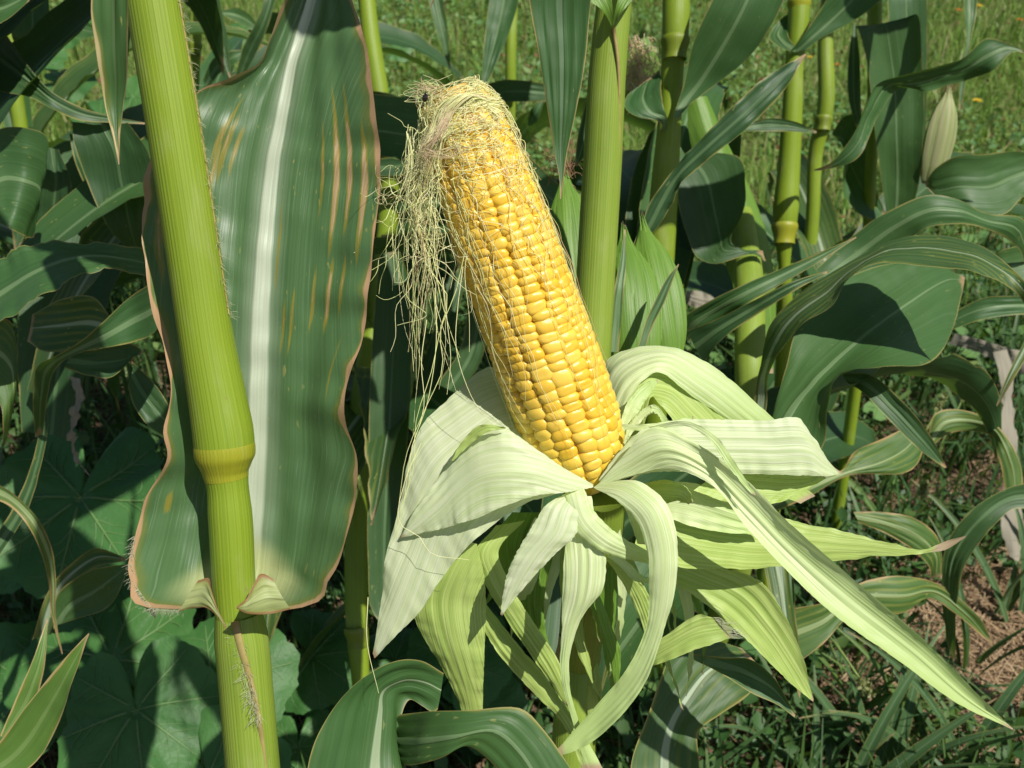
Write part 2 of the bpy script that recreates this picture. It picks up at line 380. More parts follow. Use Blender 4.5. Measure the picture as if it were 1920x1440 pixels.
kc = t.mix(t.math('MULTIPLY', t.ss(kn, .5, .8), .3), kc, (.84, .62, .16))
M_KERN = t.finish(kc, t.math('ADD', .20, t.math('MULTIPLY', k_r, .10)), .5, t.bump(kn, .14, .001), sss=.18, sss_r=(1, .6, .15), sss_s=.0025, coat=.12)
t = NT('cob_core'); M_COB = t.finish(t.mix(t.noise(t.pos(), 300.0), (.74, .42, .05), (.80, .55, .14)), .55)
t = NT('corn_silk'); sl = t.attr('len'); si = t.island()
sc_ = t.mix(si, (.80, .84, .34), (.94, .90, .56)); sc_ = t.mix(t.ss(si, .88, .97), sc_, (.62, .44, .24))
M_SILK = t.finish(sc_, .35, .5, trans=.22)
t = NT('dry_silk'); si = t.island(); M_DSILK = t.finish(t.mix(si, (.66, .50, .28), (.84, .70, .48)), .5, trans=.25)
t = NT('brown_silk'); si = t.island(); M_BSILK = t.finish(t.mix(si, (.16, .07, .03), (.32, .19, .10)), .6)
t = NT('hair_white'); M_HAIR = t.finish((.70, .72, .50), .5, trans=.4)
t = NT('squash_leaf'); p_ = t.pos(); q = t.noise(p_, 16.0, 4.0); q2 = t.noise(p_, 260.0, 2.0); r_ = t.objrand()
sq = t.mix(t.ss(q, .3, .7), (.036, .12, .026), (.060, .17, .042)); sq = t.mix(t.math('MULTIPLY', r_, .5), sq, (.07, .19, .04))
sq = t.mix(t.math('MULTIPLY', t.ss(q2, .68, .74), .5), sq, (.10, .19, .08))
M_SQ = t.finish(sq, .52, .4, t.bump(t.math('ADD', q2, t.noise(p_, 70.0, 2.0)), .35, .0015), .22, (.10, .26, .02))
t = NT('squash_vein'); M_SQV = t.finish((.09, .18, .05), .5)
t = NT('squash_stem'); M_SQS = t.finish(t.mix(t.noise(t.pos(), 60.0), (.16, .26, .06), (.26, .36, .10)), .5)
def mass_mat(name, cols, rough=.5, trans=.25, tc=(.22, .36, .03)):
    t = NT(name); i = t.island(); rp = t.n('ShaderNodeValToRGB'); t.set(rp.inputs[0], i)
    e = rp.color_ramp.elements; n = len(cols)
    e[0].color = (*cols[0], 1); e[0].position = 0; e[1].color = (*cols[-1], 1); e[1].position = 1
    for k in range(1, n - 1):
        x = e.new(k / (n - 1)); x.color = (*cols[k], 1)
    return t.finish(rp.outputs[0], rough, .35, None, trans, t.mix(.5, rp.outputs[0], tc))
M_LAWN = mass_mat('lawn_grass', [(.08, .19, .025), (.13, .26, .035), (.18, .31, .05), (.23, .33, .07), (.12, .24, .03), (.36, .33, .14)])
M_CLOVER = mass_mat('lawn_weeds', [(.07, .18, .05), (.11, .23, .06), (.16, .28, .08), (.09, .2, .06), (.22, .3, .09)])
M_WEED = mass_mat('ground_weeds', [(.022, .070, .018), (.04, .10, .024), (.055, .13, .03), (.03, .08, .022), (.085, .15, .035)])
M_WGRASS = mass_mat('weed_grass', [(.04, .10, .03), (.06, .135, .04), (.10, .18, .045)])
M_STRAW = mass_mat('straw', [(.20, .125, .065), (.30, .20, .11), (.40, .30, .18), (.23, .15, .08), (.13, .08, .045)], .8, .05, (.3, .2, .1))
M_CLOD = mass_mat('seed_heads', [(.10, .045, .022), (.17, .085, .04), (.22, .13, .06)], .8, .05, (.3, .2, .1))
t = NT('dry_leaf'); M_DRY = t.finish(t.mix(t.noise(t.comb(t.math('MULTIPLY', t.attr('rib'), 700.0), t.math('MULTIPLY', t.attr('len'), 9.0)), 1.0, 3.0), (.19, .17, .12), (.38, .35, .27)), .65, .3, t.bump(t.noise(t.comb(t.math('MULTIPLY', t.attr('rib'), 700.0), t.math('MULTIPLY', t.attr('len'), 9.0)), 1.0, 3.0), .4, .001), .2)
t = NT('petal_yellow'); M_PETY = t.finish((.80, .58, .02), .5, trans=.2)
t = NT('petal_orange'); M_PETO = t.finish((.72, .26, .02), .5, trans=.2)
t = NT('beetle_shell'); M_BEE = t.finish((.012, .008, .006), .12, .7, coat=.6)
t = NT('ground_soil'); p_ = t.pos()
g1, g2, g3 = t.noise(p_, 1.6, 4.0), t.noise(p_, 22.0, 5.0, .65), t.noise(p_, 160.0, 3.0)
soil = t.mix(t.ss(g2, .35, .65), (.065, .042, .026), (.15, .10, .062)); soil = t.mix(t.ss(g3, .5, .75), soil, (.24, .16, .105))
spy = t.n('ShaderNodeSeparateXYZ'); t.set(spy.inputs[0], p_)
far = t.ss(t.math('ADD', spy.outputs[1], t.math('MULTIPLY', t.math('SUBTRACT', g1, .5), .8)), 1.5, 2.1)
turf = t.mix(t.ss(g2, .35, .65), (.07, .11, .025), (.15, .17, .05)); turf = t.mix(t.math('MULTIPLY', t.ss(g3, .6, .7), .6), turf, (.22, .13, .06))
M_GROUND = t.finish(t.mix(far, soil, turf), .9, .2, t.bump(t.math('ADD', g2, t.math('MULTIPLY', g3, .5)), .8, .02))

# ------------------------------------------------------------------ ground
def ground():
    xs = np.r_[-80, -30, -12, np.linspace(-5, 5, 90), 12, 30, 80]; ys = np.r_[-80, -30, -8, -2, np.linspace(-.5, 7.5, 110), 12, 30, 80]
    X, Y = np.meshgrid(xs, ys)
    Z = .012*np.sin(X*3.1+1)*np.sin(Y*2.7) + .008*np.sin(X*11+Y*7) + .006*np.sin(X*23-Y*17)
    Z -= .03
    o = mesh_obj('ground', np.stack((X, Y, Z), 2).reshape(-1, 3), grid_faces(len(ys), len(xs)), M_GROUND)
    o['kind'] = 'structure'
ground()
def wedge(n, y0, y1, bias=1.0):
    y = (y0**bias + (y1**bias - y0**bias) * rng.random(n)) ** (1/bias); hw = .62*y + .55
    return rng.uniform(-1, 1, n)*hw, y
def blades(name, x, y, h, w, mat, lean=.6, z0=-.03, kind='stuff', parent=None, curve=.5):
    n = len(x); az = rng.uniform(0, 2*np.pi, n); ln = np.abs(rng.normal(0, lean, n)); h = np.broadcast_to(h, n)
    dr = np.stack((np.cos(az), np.sin(az), np.zeros(n)), 1); a2 = az + rng.normal(np.pi/2, .7, n)
    sd = np.stack((np.cos(a2), np.sin(a2), np.zeros(n)), 1)
    base = np.stack((x, y, np.full(n, z0)), 1); up = np.array((0, 0, 1.0))
    w = np.broadcast_to(w, n)[:, None]; h = h[:, None]; ln = ln[:, None]
    p1 = base + (up*np.cos(ln*.6) + dr*np.sin(ln*.6))*h*.5
    p2 = p1 + (up*np.cos(np.minimum(ln*1.6+curve*ln, 1.9)) + dr*np.sin(np.minimum(ln*1.6+curve*ln, 1.9)))*h*.5
    V = np.stack((base - sd*w*.4, base + sd*w*.4, p1 - sd*w*.5, p1 + sd*w*.5, p2), 1).reshape(-1, 3)
    k = np.arange(n)[:, None]*5
    F = np.concatenate((k+np.array([[0, 1, 3]]), k+np.array([[0, 3, 2]]), k+np.array([[2, 3, 4]])), 0)
    o = mesh_obj(name, V, F, mat, parent)
    if kind: o['kind'] = kind
    return o
def leaflets(name, x, y, z, size, mat, tilt=.5, kind='stuff', parent=None, aspect=.6):
    n = len(x); az = rng.uniform(0, 2*np.pi, n); t_ = np.abs(rng.normal(0, tilt, n))
    ax = np.stack((np.cos(az)*np.cos(t_), np.sin(az)*np.cos(t_), np.sin(t_)*rng.choice((-1, 1), n)), 1)
    sd = np.cross(ax, np.array((0, 0, 1.0))); sd /= np.linalg.norm(sd, axis=1)[:, None]+1e-9
    roll = rng.normal(0, tilt, n)[:, None]; up = np.cross(sd, ax); s2 = sd*np.cos(roll)+up*np.sin(roll); up = np.cross(s2, ax)
    L = np.broadcast_to(size, n)[:, None]; W = L*aspect*.5; b = np.stack((x, y, z), 1)
    V = np.stack((b, b+ax*L*.35 - s2*W + up*L*.07, b+ax*L*.35 + s2*W + up*L*.07, b+ax*L*.75 - s2*W*.72 + up*L*.04, b+ax*L*.75+s2*W*.72+up*L*.04, b+ax*L, b+ax*L*.5 - up*L*.02), 1).reshape(-1, 3)
    k = np.arange(n)[:, None]*7
    F = np.concatenate([k+np.array([f]) for f in ((0, 6, 1), (0, 2, 6), (1, 6, 3), (6, 2, 4), (3, 6, 5), (6, 4, 5))], 0)
    o = mesh_obj(name, V, F, mat, parent)
    if kind: o['kind'] = kind
    return o
def patchy(x, y, s=1.3, thr=.0, seed=0):
    v = np.array([mnoise.noise((a*s+seed, b*s, seed*1.7)) for a, b in zip(x, y)]); return v > thr
x, y = wedge(120000, 1.55, 6.5, 1.0)
tag(blades('grass', x, y, rng.uniform(.03, .085, len(x)), rng.uniform(.0022, .0045, len(x)), M_LAWN, .75), 'short mixed green grass of the meadow behind the corn', 'grass')
x, y = wedge(26000, 1.6, 6.5); k = patchy(x, y, 2.2, .12, 5); x, y = x[k], y[k]
tag(blades('tall_grass', x, y, rng.uniform(.08, .17, len(x)), rng.uniform(.003, .0055, len(x)), M_LAWN, .55), 'longer grass clumps standing up out of the meadow', 'grass')
x, y = wedge(1400, 1.7, 6.0)
tag(blades('bleached_stems', x, y, rng.uniform(.12, .26, len(x)), rng.uniform(.0012, .002, len(x)), M_STRAW, .5), 'thin bleached grass stems leaning in the meadow', 'grass')
x, y = wedge(46000, 1.5, 6.5, 1.0); k = patchy(x, y, 1.1, -.12, 3); x, y = x[k], y[k]
tag(leaflets('meadow_weeds', x, y, rng.uniform(-.02, .035, len(x)), rng.uniform(.012, .034, len(x)), M_CLOVER, .45), 'low round leaved weeds growing through the meadow grass', 'weeds')
x, y = wedge(3000, 1.6, 6.5)
tag(leaflets('withered_clover_heads', x, y, rng.uniform(.0, .05, len(x)), rng.uniform(.008, .018, len(x)), M_CLOD, 1.0, aspect=.9), 'small reddish brown withered clover heads scattered in the meadow grass', 'clover heads')
def rosettes(name, pts, mat):
    X, Y, Z, S = [], [], [], []
    for (x, y, n, r) in pts:
        for k in range(n):
            a = rng.uniform(0, 6.28); q = r*math.sqrt(rng.random()); X.append(x + q*math.cos(a)); Y.append(y + q*math.sin(a)); Z.append(rng.uniform(0, .07)); S.append(rng.uniform(.018, .042))
    return leaflets(name, np.array(X), np.array(Y), np.array(Z), np.array(S), mat, .35, aspect=.85)
# the weedy strip under the corn
def rect(n, x0, x1, y0, y1): return rng.uniform(x0, x1, n), rng.uniform(y0, y1, n)
def off_straw(x, y): return ((x - .60)/.13)**2 + ((y - .84)/.16)**2 > .6 + .5*rng.random(len(x))
x, y = rect(44000, -1.6, 1.7, .35, 2.0); k = patchy(x, y, 2.6, -.22, 9) & off_straw(x, y); x, y = x[k], y[k]
tag(leaflets('low_weeds', x, y, rng.uniform(-.02, .09, len(x))*rng.random(len(x)), rng.uniform(.008, .028, len(x)), M_WEED, .5), 'low small leaved weeds covering the soil under the corn', 'weeds')
x, y = rect(17000, -1.6, 1.7, .35, 2.0); k = off_straw(x, y); x, y = x[k], y[k]
tag(blades('weed_blades', x, y, rng.uniform(.05, .20, len(x)), rng.uniform(.002, .006, len(x)), M_WGRASS, .6), 'thin wild grass blades growing under the corn', 'grass')
ro = []
for k in range(70):
    x_, y_ = rng.uniform(.1, 1.3), rng.uniform(.7, 2.0); 
    if ((x_ - .60)/.16)**2 + ((y_ - .84)/.19)**2 > 1: ro.append((x_, y_, 14, .07))
tag(rosettes('broad_weeds', ro, M_CLOVER), 'patches of broad round leaved weeds on the soil at right', 'weeds')
n = 20000; x, y = rect(n, -1.6, 1.8, .35, 2.1); x[:4500] = rng.normal(.60, .10, 4500); y[:4500] = rng.normal(.84, .12, 4500); az = rng.uniform(0, 6.28, n); L = rng.uniform(.02, .11, n); W = rng.uniform(.0004, .0011, n)
d_ = np.stack((np.cos(az), np.sin(az), rng.normal(0, .08, n)), 1); s_ = np.stack((-np.sin(az), np.cos(az), np.zeros(n)), 1); b_ = np.stack((x, y, rng.uniform(-.026, -.004, n)), 1)
V = np.stack((b_-s_*W[:, None], b_+s_*W[:, None], b_+d_*L[:, None]*.5+np.array((0, 0, .004))-s_*W[:, None], b_+d_*L[:, None]*.5+np.array((0, 0, .004))+s_*W[:, None], b_+d_*L[:, None]), 1).reshape(-1, 3)
k = np.arange(n)[:, None]*5
o = mesh_obj('straw', V, np.concatenate([k+np.array([f]) for f in ((0, 1, 3), (0, 3, 2), (2, 3, 4))], 0), M_STRAW)
tag(o, 'dry brown straw littering the soil at lower right', 'straw', kind='stuff')

# ------------------------------------------------------------------ corn plants
def stalk_pts(tr):
    return [P(x, y, d) for x, y, d, w in tr], [w / 2 * d / FPX for x, y, d, w in tr]
def corn_plant(label, tr, nodes=(), mat=M_STALK, top=.35, group='corn plants standing in the patch', nodemat=M_NODED, base=None):
    """tr: the seen run of the stalk from top to bottom (x, y, distance, width); it is carried on up out of the frame and down to the soil"""
    pts, rad = stalk_pts(tr)
    d0 = pts[0] - pts[1]; d0 /= np.linalg.norm(d0); upv = d0*.6 + np.array((0, 0, .4)); upv /= np.linalg.norm(upv)
    if top: pts = [pts[0] + upv*top] + pts; rad = [rad[0]*.75] + rad
    lp = pts[-1]; d1 = pts[-1] - pts[-2]; d1 /= np.linalg.norm(d1); z = lp[2] + .03
    foot = np.array(base) if base is not None else lp + np.array((d1[0], d1[1], 0)) / max(.5, -d1[2]) * z * .5
    foot[2] = -.04
    if z > .02: pts.append(foot); rad.append(rad[-1]*1.1)
    pl = thing('corn_plant', label, 'corn plant', (foot[0], foot[1], -.03), group)
    tube('stalk', pts, rad, mat, pl, 20, 60)
    for (x, y, d, w) in nodes:
        c = P(x, y, d); r = w/2*d/FPX; ax = np.array(pts[1]) - np.array(pts[2]); ax /= np.linalg.norm(ax)
        hs = np.array((-1.1, -.7, -.25, .1, .35, .6))*r
        tube('node', [c + ax*h for h in hs], np.array((.86, .84, .93, 1.04, 1.08, 1.0))*r, nodemat, pl, 20, 16, cap=False)
    return pl

# --- the near plant with the scorched leaf
front = thing('corn_plant', 'nearest corn plant, thick yellow green stalk in front of a broad scorched leaf', 'corn plant', P(500, 1440, .47)*np.array((1, 1, 0)) + np.array((.01, .05, -.03)), 'corn plants standing in the patch')
def fd(y): return .365 + .045*y/1440
fs = [(-500, 205, 90), (0, 287, 101), (240, 327, 101), (480, 364, 100), (640, 388, 101), (760, 410, 108), (815, 419, 112), (840, 421, 111)]
tube('sheath', [P(x, y, fd(y)) for y, x, w in fs], [w/2*fd(y)/FPX for y, x, w in fs], M_STALK, front, 32, 70, cap=False)
nn = [(822, 419, 108), (840, 421, 113), (856, 421, 110), (872, 422, 96), (884, 423, 86), (897, 425, 81)]
tube('node', [P(x, y, fd(y)) for y, x, w in nn], [w/2*fd(y)/FPX for y, x, w in nn], M_NODE, front, 32, 24, cap=False)
ns = [(890, 424, 82), (905, 426, 78), (960, 431, 81), (1110, 440, 79), (1200, 449, 80)]
tube('stalk', [P(x, y, fd(y)) for y, x, w in ns], [w/2*fd(y)/FPX for y, x, w in ns], M_STALK, front, 32, 30, cap=False)
ls = [(1150, 447, 86), (1165, 449, 96), (1200, 453, 99), (1300, 462, 99), (1440, 474, 100), (1800, 505, 104)]
lsp = [P(x, y, fd(y)) for y, x, w in ls]; lsr = [w/2*fd(y)/FPX for y, x, w in ls]
lsp.append(np.array((lsp[-1][0], lsp[-1][1] + .08, -.04))); lsr.append(lsr[-1]*1.1)
tube('sheath', lsp, lsr, M_STALKG, front, 32, 70, cap=False)
LA = [(432, 1160), (395, 1132), (345, 1142), (285, 1140), (245, 1085), (252, 1005), (280, 920), (316, 858), (310, 800), (321, 735), (292, 600), (272, 470), (266, 390), (285, 290), (370, 172), (470, 125), (538, 0), (575, -170), (560, -420)]
LB = [(446, 1160), (452, 1136), (492, 1150), (560, 1140), (618, 1085), (650, 1005), (668, 920), (669, 855), (650, 800), (648, 735), (677, 640), (692, 540), (703, 440), (712, 330), (706, 220), (690, 100), (660, 0), (610, -170), (564, -420)]
LMd = [(440, 1160), (440, 1140), (448, 1115), (458, 1090), (466, 1045), (472, 980), (477, 910), (480, 850), (482, 795), (484, 735), (487, 620), (492, 520), (499, 430), (509, 320), (526, 225), (545, 125), (583, 0), (592, -170), (562, -420)]
n_ = len(LA)
la_d = [.404, .394, .384, .380, .383, .388, .392, .392, .392, .393, .396, .398, .400, .402, .404, .406, .41, .43, .50]
lb_d = [.404, .392, .384, .384, .388, .392, .394, .394, .394, .394, .394, .395, .396, .397, .398, .400, .41, .43, .50]
lm_d = [.408, .410, .412, .413, .414, .414, .414, .414, .413, .412, .411, .411, .412, .413, .414, .416, .42, .44, .505]
hero = blade_mesh('leaf', [P(*LA[k], la_d[k]) for k in range(n_)], [P(*LMd[k], lm_d[k]) for k in range(n_)], [P(*LB[k], lb_d[k]) for k in range(n_)],
                  M_HERO, front, nu=41, nv=190, ruffle=.0014, rfreq=8, pleat=.0007, label='broad leaf with tan scorch stripes and a dry brown margin')
leaf(front, corn_leaf_mat('corn_leaf_hanging', edgec=(.50, .40, .20), edgew=.0008, spots=1.0, ribc=(.05, .1, .03), ribw=.001), [(176, -200), (172, -60), (172, 30), (184, 120), (197, 200), (212, 255), (222, 308)], [(238, -200), (241, -60), (240, 60), (238, 140), (231, 200), (226, 255), (224, 308)],
     [.30, .315, .32, .325, .33, .33, .33], cup=.22, name='leaf', label='narrow leaf tip hanging down with a dry tan point')
M_COLLAR = corn_leaf_mat('leaf_collar', c0=(.34, .40, .13), c1=(.44, .47, .20), ribc=(.4, .44, .18), edgec=(.26, .13, .06), edgew=.0010, spots=0, tip=False)
leaf(front, M_COLLAR, [(335, 1146), (362, 1139), (388, 1140), (408, 1156), (425, 1180)], [(372, 1088), (392, 1084), (400, 1108), (408, 1140), (426, 1177)], [.381, .380, .376, .3735, .3725], cup=-.1, name='collar', nv=30, label='pale leaf collar with a brown rim')
leaf(front, M_COLLAR, [(545, 1142), (512, 1150), (480, 1152), (458, 1149), (443, 1141)], [(512, 1085), (490, 1076), (476, 1096), (464, 1120), (443, 1138)], [.381, .380, .376, .3725, .372], cup=-.1, name='collar', nv=30, label='pale leaf collar with a brown rim')
def along(pts, n): 
    pts = np.array(pts, float); return spline(pts, chord(pts), np.linspace(0, 1, n))
sm = along([P(340, 0, .352), P(354, 100, .356), P(374, 220, .36), (P(397, 360, .365)), P(413, 480, .37), P(428, 580, .374)], 30)
sm = np.array([P(np.interp(y, [q[0] for q in fs], [q[1] for q in fs]) + np.interp(y, [q[0] for q in fs], [q[2] for q in fs])*.485, y, fd(y) - .0012) for y in np.linspace(-60, 590, 30)])
tube('sheath_edge', sm, [.0004]*10 + [.0004]*10 + [.0003]*10, M_SEAM, front, 6, None)
hp = []
for k in range(220):
    p = sm[rng.integers(0, 30)] + rng.normal(0, .0006, 3); d = np.array((rng.normal(.6, .4), rng.normal(-.5, .4), rng.normal(.2, .4)))
    hp.append([p, p + d*.0012, p + d*.0026 + np.array((0, 0, -.0006))])
for k in range(260):
    t_ = rng.random(); p = P(436 + 45*t_ + rng.normal(0, 6), 1165 + 190*t_, fd(1250) - .0105); d = np.array((rng.normal(0, .5), -.7, rng.normal(0, .5)))
    hp.append([p, p + d*.0015, p + d*.003])
for k in range(200):
    i = rng.integers(2, 5); t_ = rng.random(); p = P(*LA[i], la_d[i])*(1-t_) + P(*LA[i+1], la_d[i+1])*t_; d = np.array((rng.normal(-.5, .5), -.3, rng.normal(-.7, .4)))
    hp.append([p, p + d*.0015, p + d*.0028])
o = strands('hairs', hp, .00009, M_HAIR, front, 3, 4); o['kind'] = 'stuff'
sm2 = along([P(440, 1165, fd(1165)-.010), P(452, 1215, fd(1215)-.0113), P(468, 1270, fd(1270)-.0105), P(482, 1330, fd(1330)-.0100), P(496, 1430, fd(1430)-.008), P(512, 1600, fd(1600)-.007)], 30)
tube('sheath_edge', sm2, np.linspace(.0016, .0004, 30), M_SEAM, front, 8, None, squash=.4)

# --- the plant that bears the peeled ear
mid = corn_plant('corn plant behind the peeled yellow ear, its pale stalk rising to a collar', [(1152, 0, .53, 66), (1140, 120, .535, 70), (1130, 300, .545, 73), (1118, 500, .555, 73), (1108, 700, .56, 72), (1100, 900, .56, 70), (1090, 1100, .55, 72), (1084, 1235, .54, 78)],
                 [], M_STALKG, top=.3, base=P(1030, 1640, .72))
tube('sheath_edge', along([P(1150, 52, .5212), P(1157, 100, .5243), P(1161, 200, .5325), P(1160, 320, .5410), P(1154, 480, .5535)], 24), np.linspace(.0011, .0003, 24), M_SEAM, mid, 6, None)
c = P(1084, 1232, .54); ax = P(1090, 1100, .55) - P(1070, 1400, .56); ax /= np.linalg.norm(ax)
tube('node', [c + ax*h for h in (-.0035, -.001, .0015, .004, .012)], np.array((.0108, .0122, .0124, .0118, .0112)), M_SEAM, mid, 20, 14, cap=False)
leaf(mid, corn_leaf_mat('corn_leaf_streaked', spots=.8, ribc=(.10, .17, .09), ribw=.002, edgec=(.4, .3, .14)), [(985, -160), (992, 0), (1010, 100), (1027, 210), (1040, 290), (1050, 345), (1050, 372)], [(1130, -160), (1108, 0), (1098, 110), (1080, 210), (1063, 290), (1056, 345), (1052, 374)], [.47, .49, .495, .5, .505, .505, .505], cup=.1, label='hanging leaf tip with a pale dry end')
leaf(mid, M_LEAFDK, [(1145, 40), (1118, 80), (1100, 180), (1080, 280), (1078, 310)], [(1150, 60), (1128, 120), (1118, 200), (1098, 290), (1082, 312)], [.545, .555, .57, .575, .575], cup=.1)
leaf(mid, M_HUSKD, [(1146, 48), (1130, 20), (1100, 0), (1060, -30), (1000, -90)], [(1149, 48), (1148, 10), (1140, -40), (1110, -90), (1040, -140)], [.515, .508, .506, .505, .51], cup=.1, label='pale leaf collar at the top of the frame')
leaf(mid, M_HUSKD, [(1151, 48), (1165, 25), (1182, 5), (1210, -40), (1260, -120)], [(1149, 48), (1156, 10), (1165, -30), (1180, -90), (1230, -160)], [.515, .51, .51, .515, .53], cup=.1, label='pale leaf collar at the top of the frame')

# ------------------------------------------------------------------ the peeled ear
E0, E1 = P(1111, 914, .440), P(844, 166, .400)
EA = E1 - E0; EL = np.linalg.norm(EA); EA = EA / EL
ex = np.cross(EA, VIEW); ex /= np.linalg.norm(ex); ey = np.cross(EA, ex)      # ey points back towards the camera or away
if np.dot(ey, VIEW) > 0: ey = -ey; 
RMAX = 97 * .425 / FPX
prof_t = np.array([0, .03, .08, .16, .3, .5, .68, .82, .91, .965, 1.0]); prof_r = np.array([.52, .74, .93, 1.03, 1.04, 1.0, .94, .86, .76, .62, .42]) * RMAX
def ear_r(t): return float(np.interp(t, prof_t, prof_r))
body = E0 + 0*EA
ts_ = np.linspace(0, 1, 40)
ear = tube('ear', [E0 + EA*EL*q for q in ts_], [max(.002, ear_r(q) - .0026) for q in ts_], M_COB, mid, 32, None, label='yellow corn ear with its husk peeled back')
def kernel_mesh(seed):
    r = random.Random(seed); n = 7; vs, idx, F = [], {}, []
    def vert(p):
        k = tuple(round(c, 5) for c in p)
        if k not in idx: idx[k] = len(vs); vs.append(p)
        return idx[k]
    g = [-1 + 2*i/(n-1) for i in range(n)]
    for axis in range(3):
        for s in (-1, 1):
            for i in range(n-1):
                for j in range(n-1):
                    q = []
                    for (a, b) in ((g[i], g[j]), (g[i+1], g[j]), (g[i+1], g[j+1]), (g[i], g[j+1])):
                        p = [0, 0, 0]; p[axis] = s; p[(axis+1) % 3] = a; p[(axis+2) % 3] = b; q.append(vert(tuple(p)))
                    F.append(q if s > 0 else q[::-1])
    out = []
    dx, dy = r.uniform(-.25, .25), r.uniform(-.35, .1); dent = r.choice((0, .04, .10, .20, .30)); sk = r.uniform(-.12, .12)
    for p in vs:
        v = Vector(p); ln = (abs(v.x)**2.5 + abs(v.y)**2.1 + abs(v.z)**2.2) ** (1/2.27); v = v / ln
        k = 1 + .05*mnoise.noise(v*1.6 + Vector((seed*3.1, 0, 0)))
        v *= k
        v.x *= 1 + .08*min(0, v.z) ; v.y *= 1 + .1*min(0, v.z); v.x += sk*v.y
        if v.z > 0: v.z -= dent*math.exp(-((v.x-dx)**2*2.5 + (v.y-dy)**2*11)) * (v.z)
        out.append((v.x*.5, v.y*.5, v.z*.5))
    me = bpy.data.meshes.new('kernel'); me.from_pydata(out, [], F); me.polygons.foreach_set('use_smooth', [True]*len(me.polygons))
    me.materials.append(M_KERN); return me
KM = [kernel_mesh(s) for s in range(14)]
kern = []
NR = 16; r = random.Random(5)
for row in range(NR):
    ph = row*2*math.pi/NR + .1; s = .002 + r.uniform(0, .004); wob, wf, wp = r.uniform(.01, .045), r.uniform(1.5, 3.5), r.uniform(0, 6)
    while s < EL*.95:
        t_ = s/EL
        h = float(np.interp(t_, [0, .1, .25, .45, .7, .85, 1], [.0050, .0047, .0043, .0038, .0039, .0049, .0048])) * r.uniform(.82, 1.2)
        R0 = ear_r(t_); w = 2*math.pi*R0/NR * r.uniform(1.0, 1.13)
        a = ph + wob*math.sin(t_*wf*6.28 + wp) + r.gauss(0, .022) + .10*t_
        if r.random() < .05: h *= 1.35; w *= 1.12
        sl = (ear_r(min(1, t_+.02)) - ear_r(max(0, t_-.02))) / (.04*EL); 
        kern.append((s + h/2, a, h*1.50, w*1.04, R0, sl, r.uniform(.92, 1.05)))
        s += h
vis = []
for kx in kern:
    s, a, h, w, R0, sl, rd = kx
    out = ex*math.cos(a) + ey*math.sin(a)
    nn_ = out - EA*max(-1.2, min(1.2, sl)); nn_ /= np.linalg.norm(nn_)
    tang = np.cross(EA, out); ax_ = np.cross(nn_, tang); ax_ = -ax_ if np.dot(ax_, EA) < 0 else ax_
    c = E0 + EA*s + out*(R0 - .0030)
    dep = .0066*rd
    Mx = Matrix([[tang[i]*w, ax_[i]*h, nn_[i]*dep, c[i]] for i in range(3)] + [[0, 0, 0, 1]])
    rot = Matrix.Rotation(r.gauss(0, .055), 4, 'Z')
    vis.append((-float(np.dot(nn_, VIEW)), Mx @ rot))
vis.sort(key=lambda q: -q[0])
Tm = Matrix.Translation(-Vector(ROOT[mid]))
for i, (f, Mx) in enumerate(vis[:300]):
    o = bpy.data.objects.new('kernel', KM[r.randrange(14)]); COL.objects.link(o); o.parent = ear; o.matrix_local = Tm @ Mx
VV, FF, off = [], [], 0
for f, Mx in vis[300:]:
    me = KM[r.randrange(14)]; co = np.zeros(len(me.vertices)*3, np.float32); me.vertices.foreach_get('co', co); co = co.reshape(-1, 3)
    MM = np.array(Mx); VV.append(co @ MM[:3, :3].T + MM[:3, 3]); fi = np.array([p.vertices[:] for p in me.polygons]); FF.append(fi + off); off += len(co)
o = mesh_obj('kernels', np.concatenate(VV), np.concatenate(FF), M_KERN, ear); o['kind'] = 'stuff'
# shank that carries the ear
tube('shank', [P(1122, 925, .436), P(1122, 980, .445), P(1110, 1080, .47), P(1095, 1180, .51), P(1086, 1240, .54)], [.013, .0115, .0105, .0105, .0105], M_STALKG, mid, 20, 24)

def husk(mat, A, B, D, **kw):
    kw.setdefault('cup', .08); kw.setdefault('nu', 29); kw.setdefault('nv', 60); kw.setdefault('ruffle', .0004); kw.setdefault('pleat', .00020); kw.setdefault('jag', .00014)
    return leaf(ear, mat, A, B, D, name='husk_leaf', **kw)
# left side: a wide back layer and a front layer folded over it
husk(M_HUSKW, [(1060, 800), (985, 730), (925, 688), (850, 740), (790, 800), (762, 880), (746, 960), (722, 1050), (714, 1130), (700, 1225)],
     [(1120, 915), (1080, 915), (1010, 935), (940, 972), (885, 1018), (850, 1055), (818, 1100), (785, 1150), (745, 1190), (702, 1235)],
     [(.460, .425), (.462, .418), (.455, .412), (.440, .410), (.430, .412), (.425, .415), (.422, .418), (.42, .42), (.422, .422), (.425, .425)], cup=-.10, nv=90, ruffle=.0006)
husk(M_HUSKW, [(1112, 908), (1040, 866), (985, 826), (940, 800), (900, 796), (862, 835), (815, 905), (775, 960), (752, 1005)],
     [(1112, 914), (1060, 924), (1005, 930), (950, 948), (905, 968), (868, 980), (835, 990), (795, 1000), (754, 1008)],
     [(.412, .410), (.406, .404), (.404, .400), (.405, .399), (.409, .401), (.412, .404), (.412, .408), (.413, .412), (.415, .415)], cup=-.07, nv=90, ruffle=.0003)
husk(M_HUSKG, [(846, 864), (868, 825), (903, 796), (948, 801)], [(850, 864), (884, 832), (916, 810), (948, 804)], [.405, .403, .400, .400], cup=.05, nv=24)
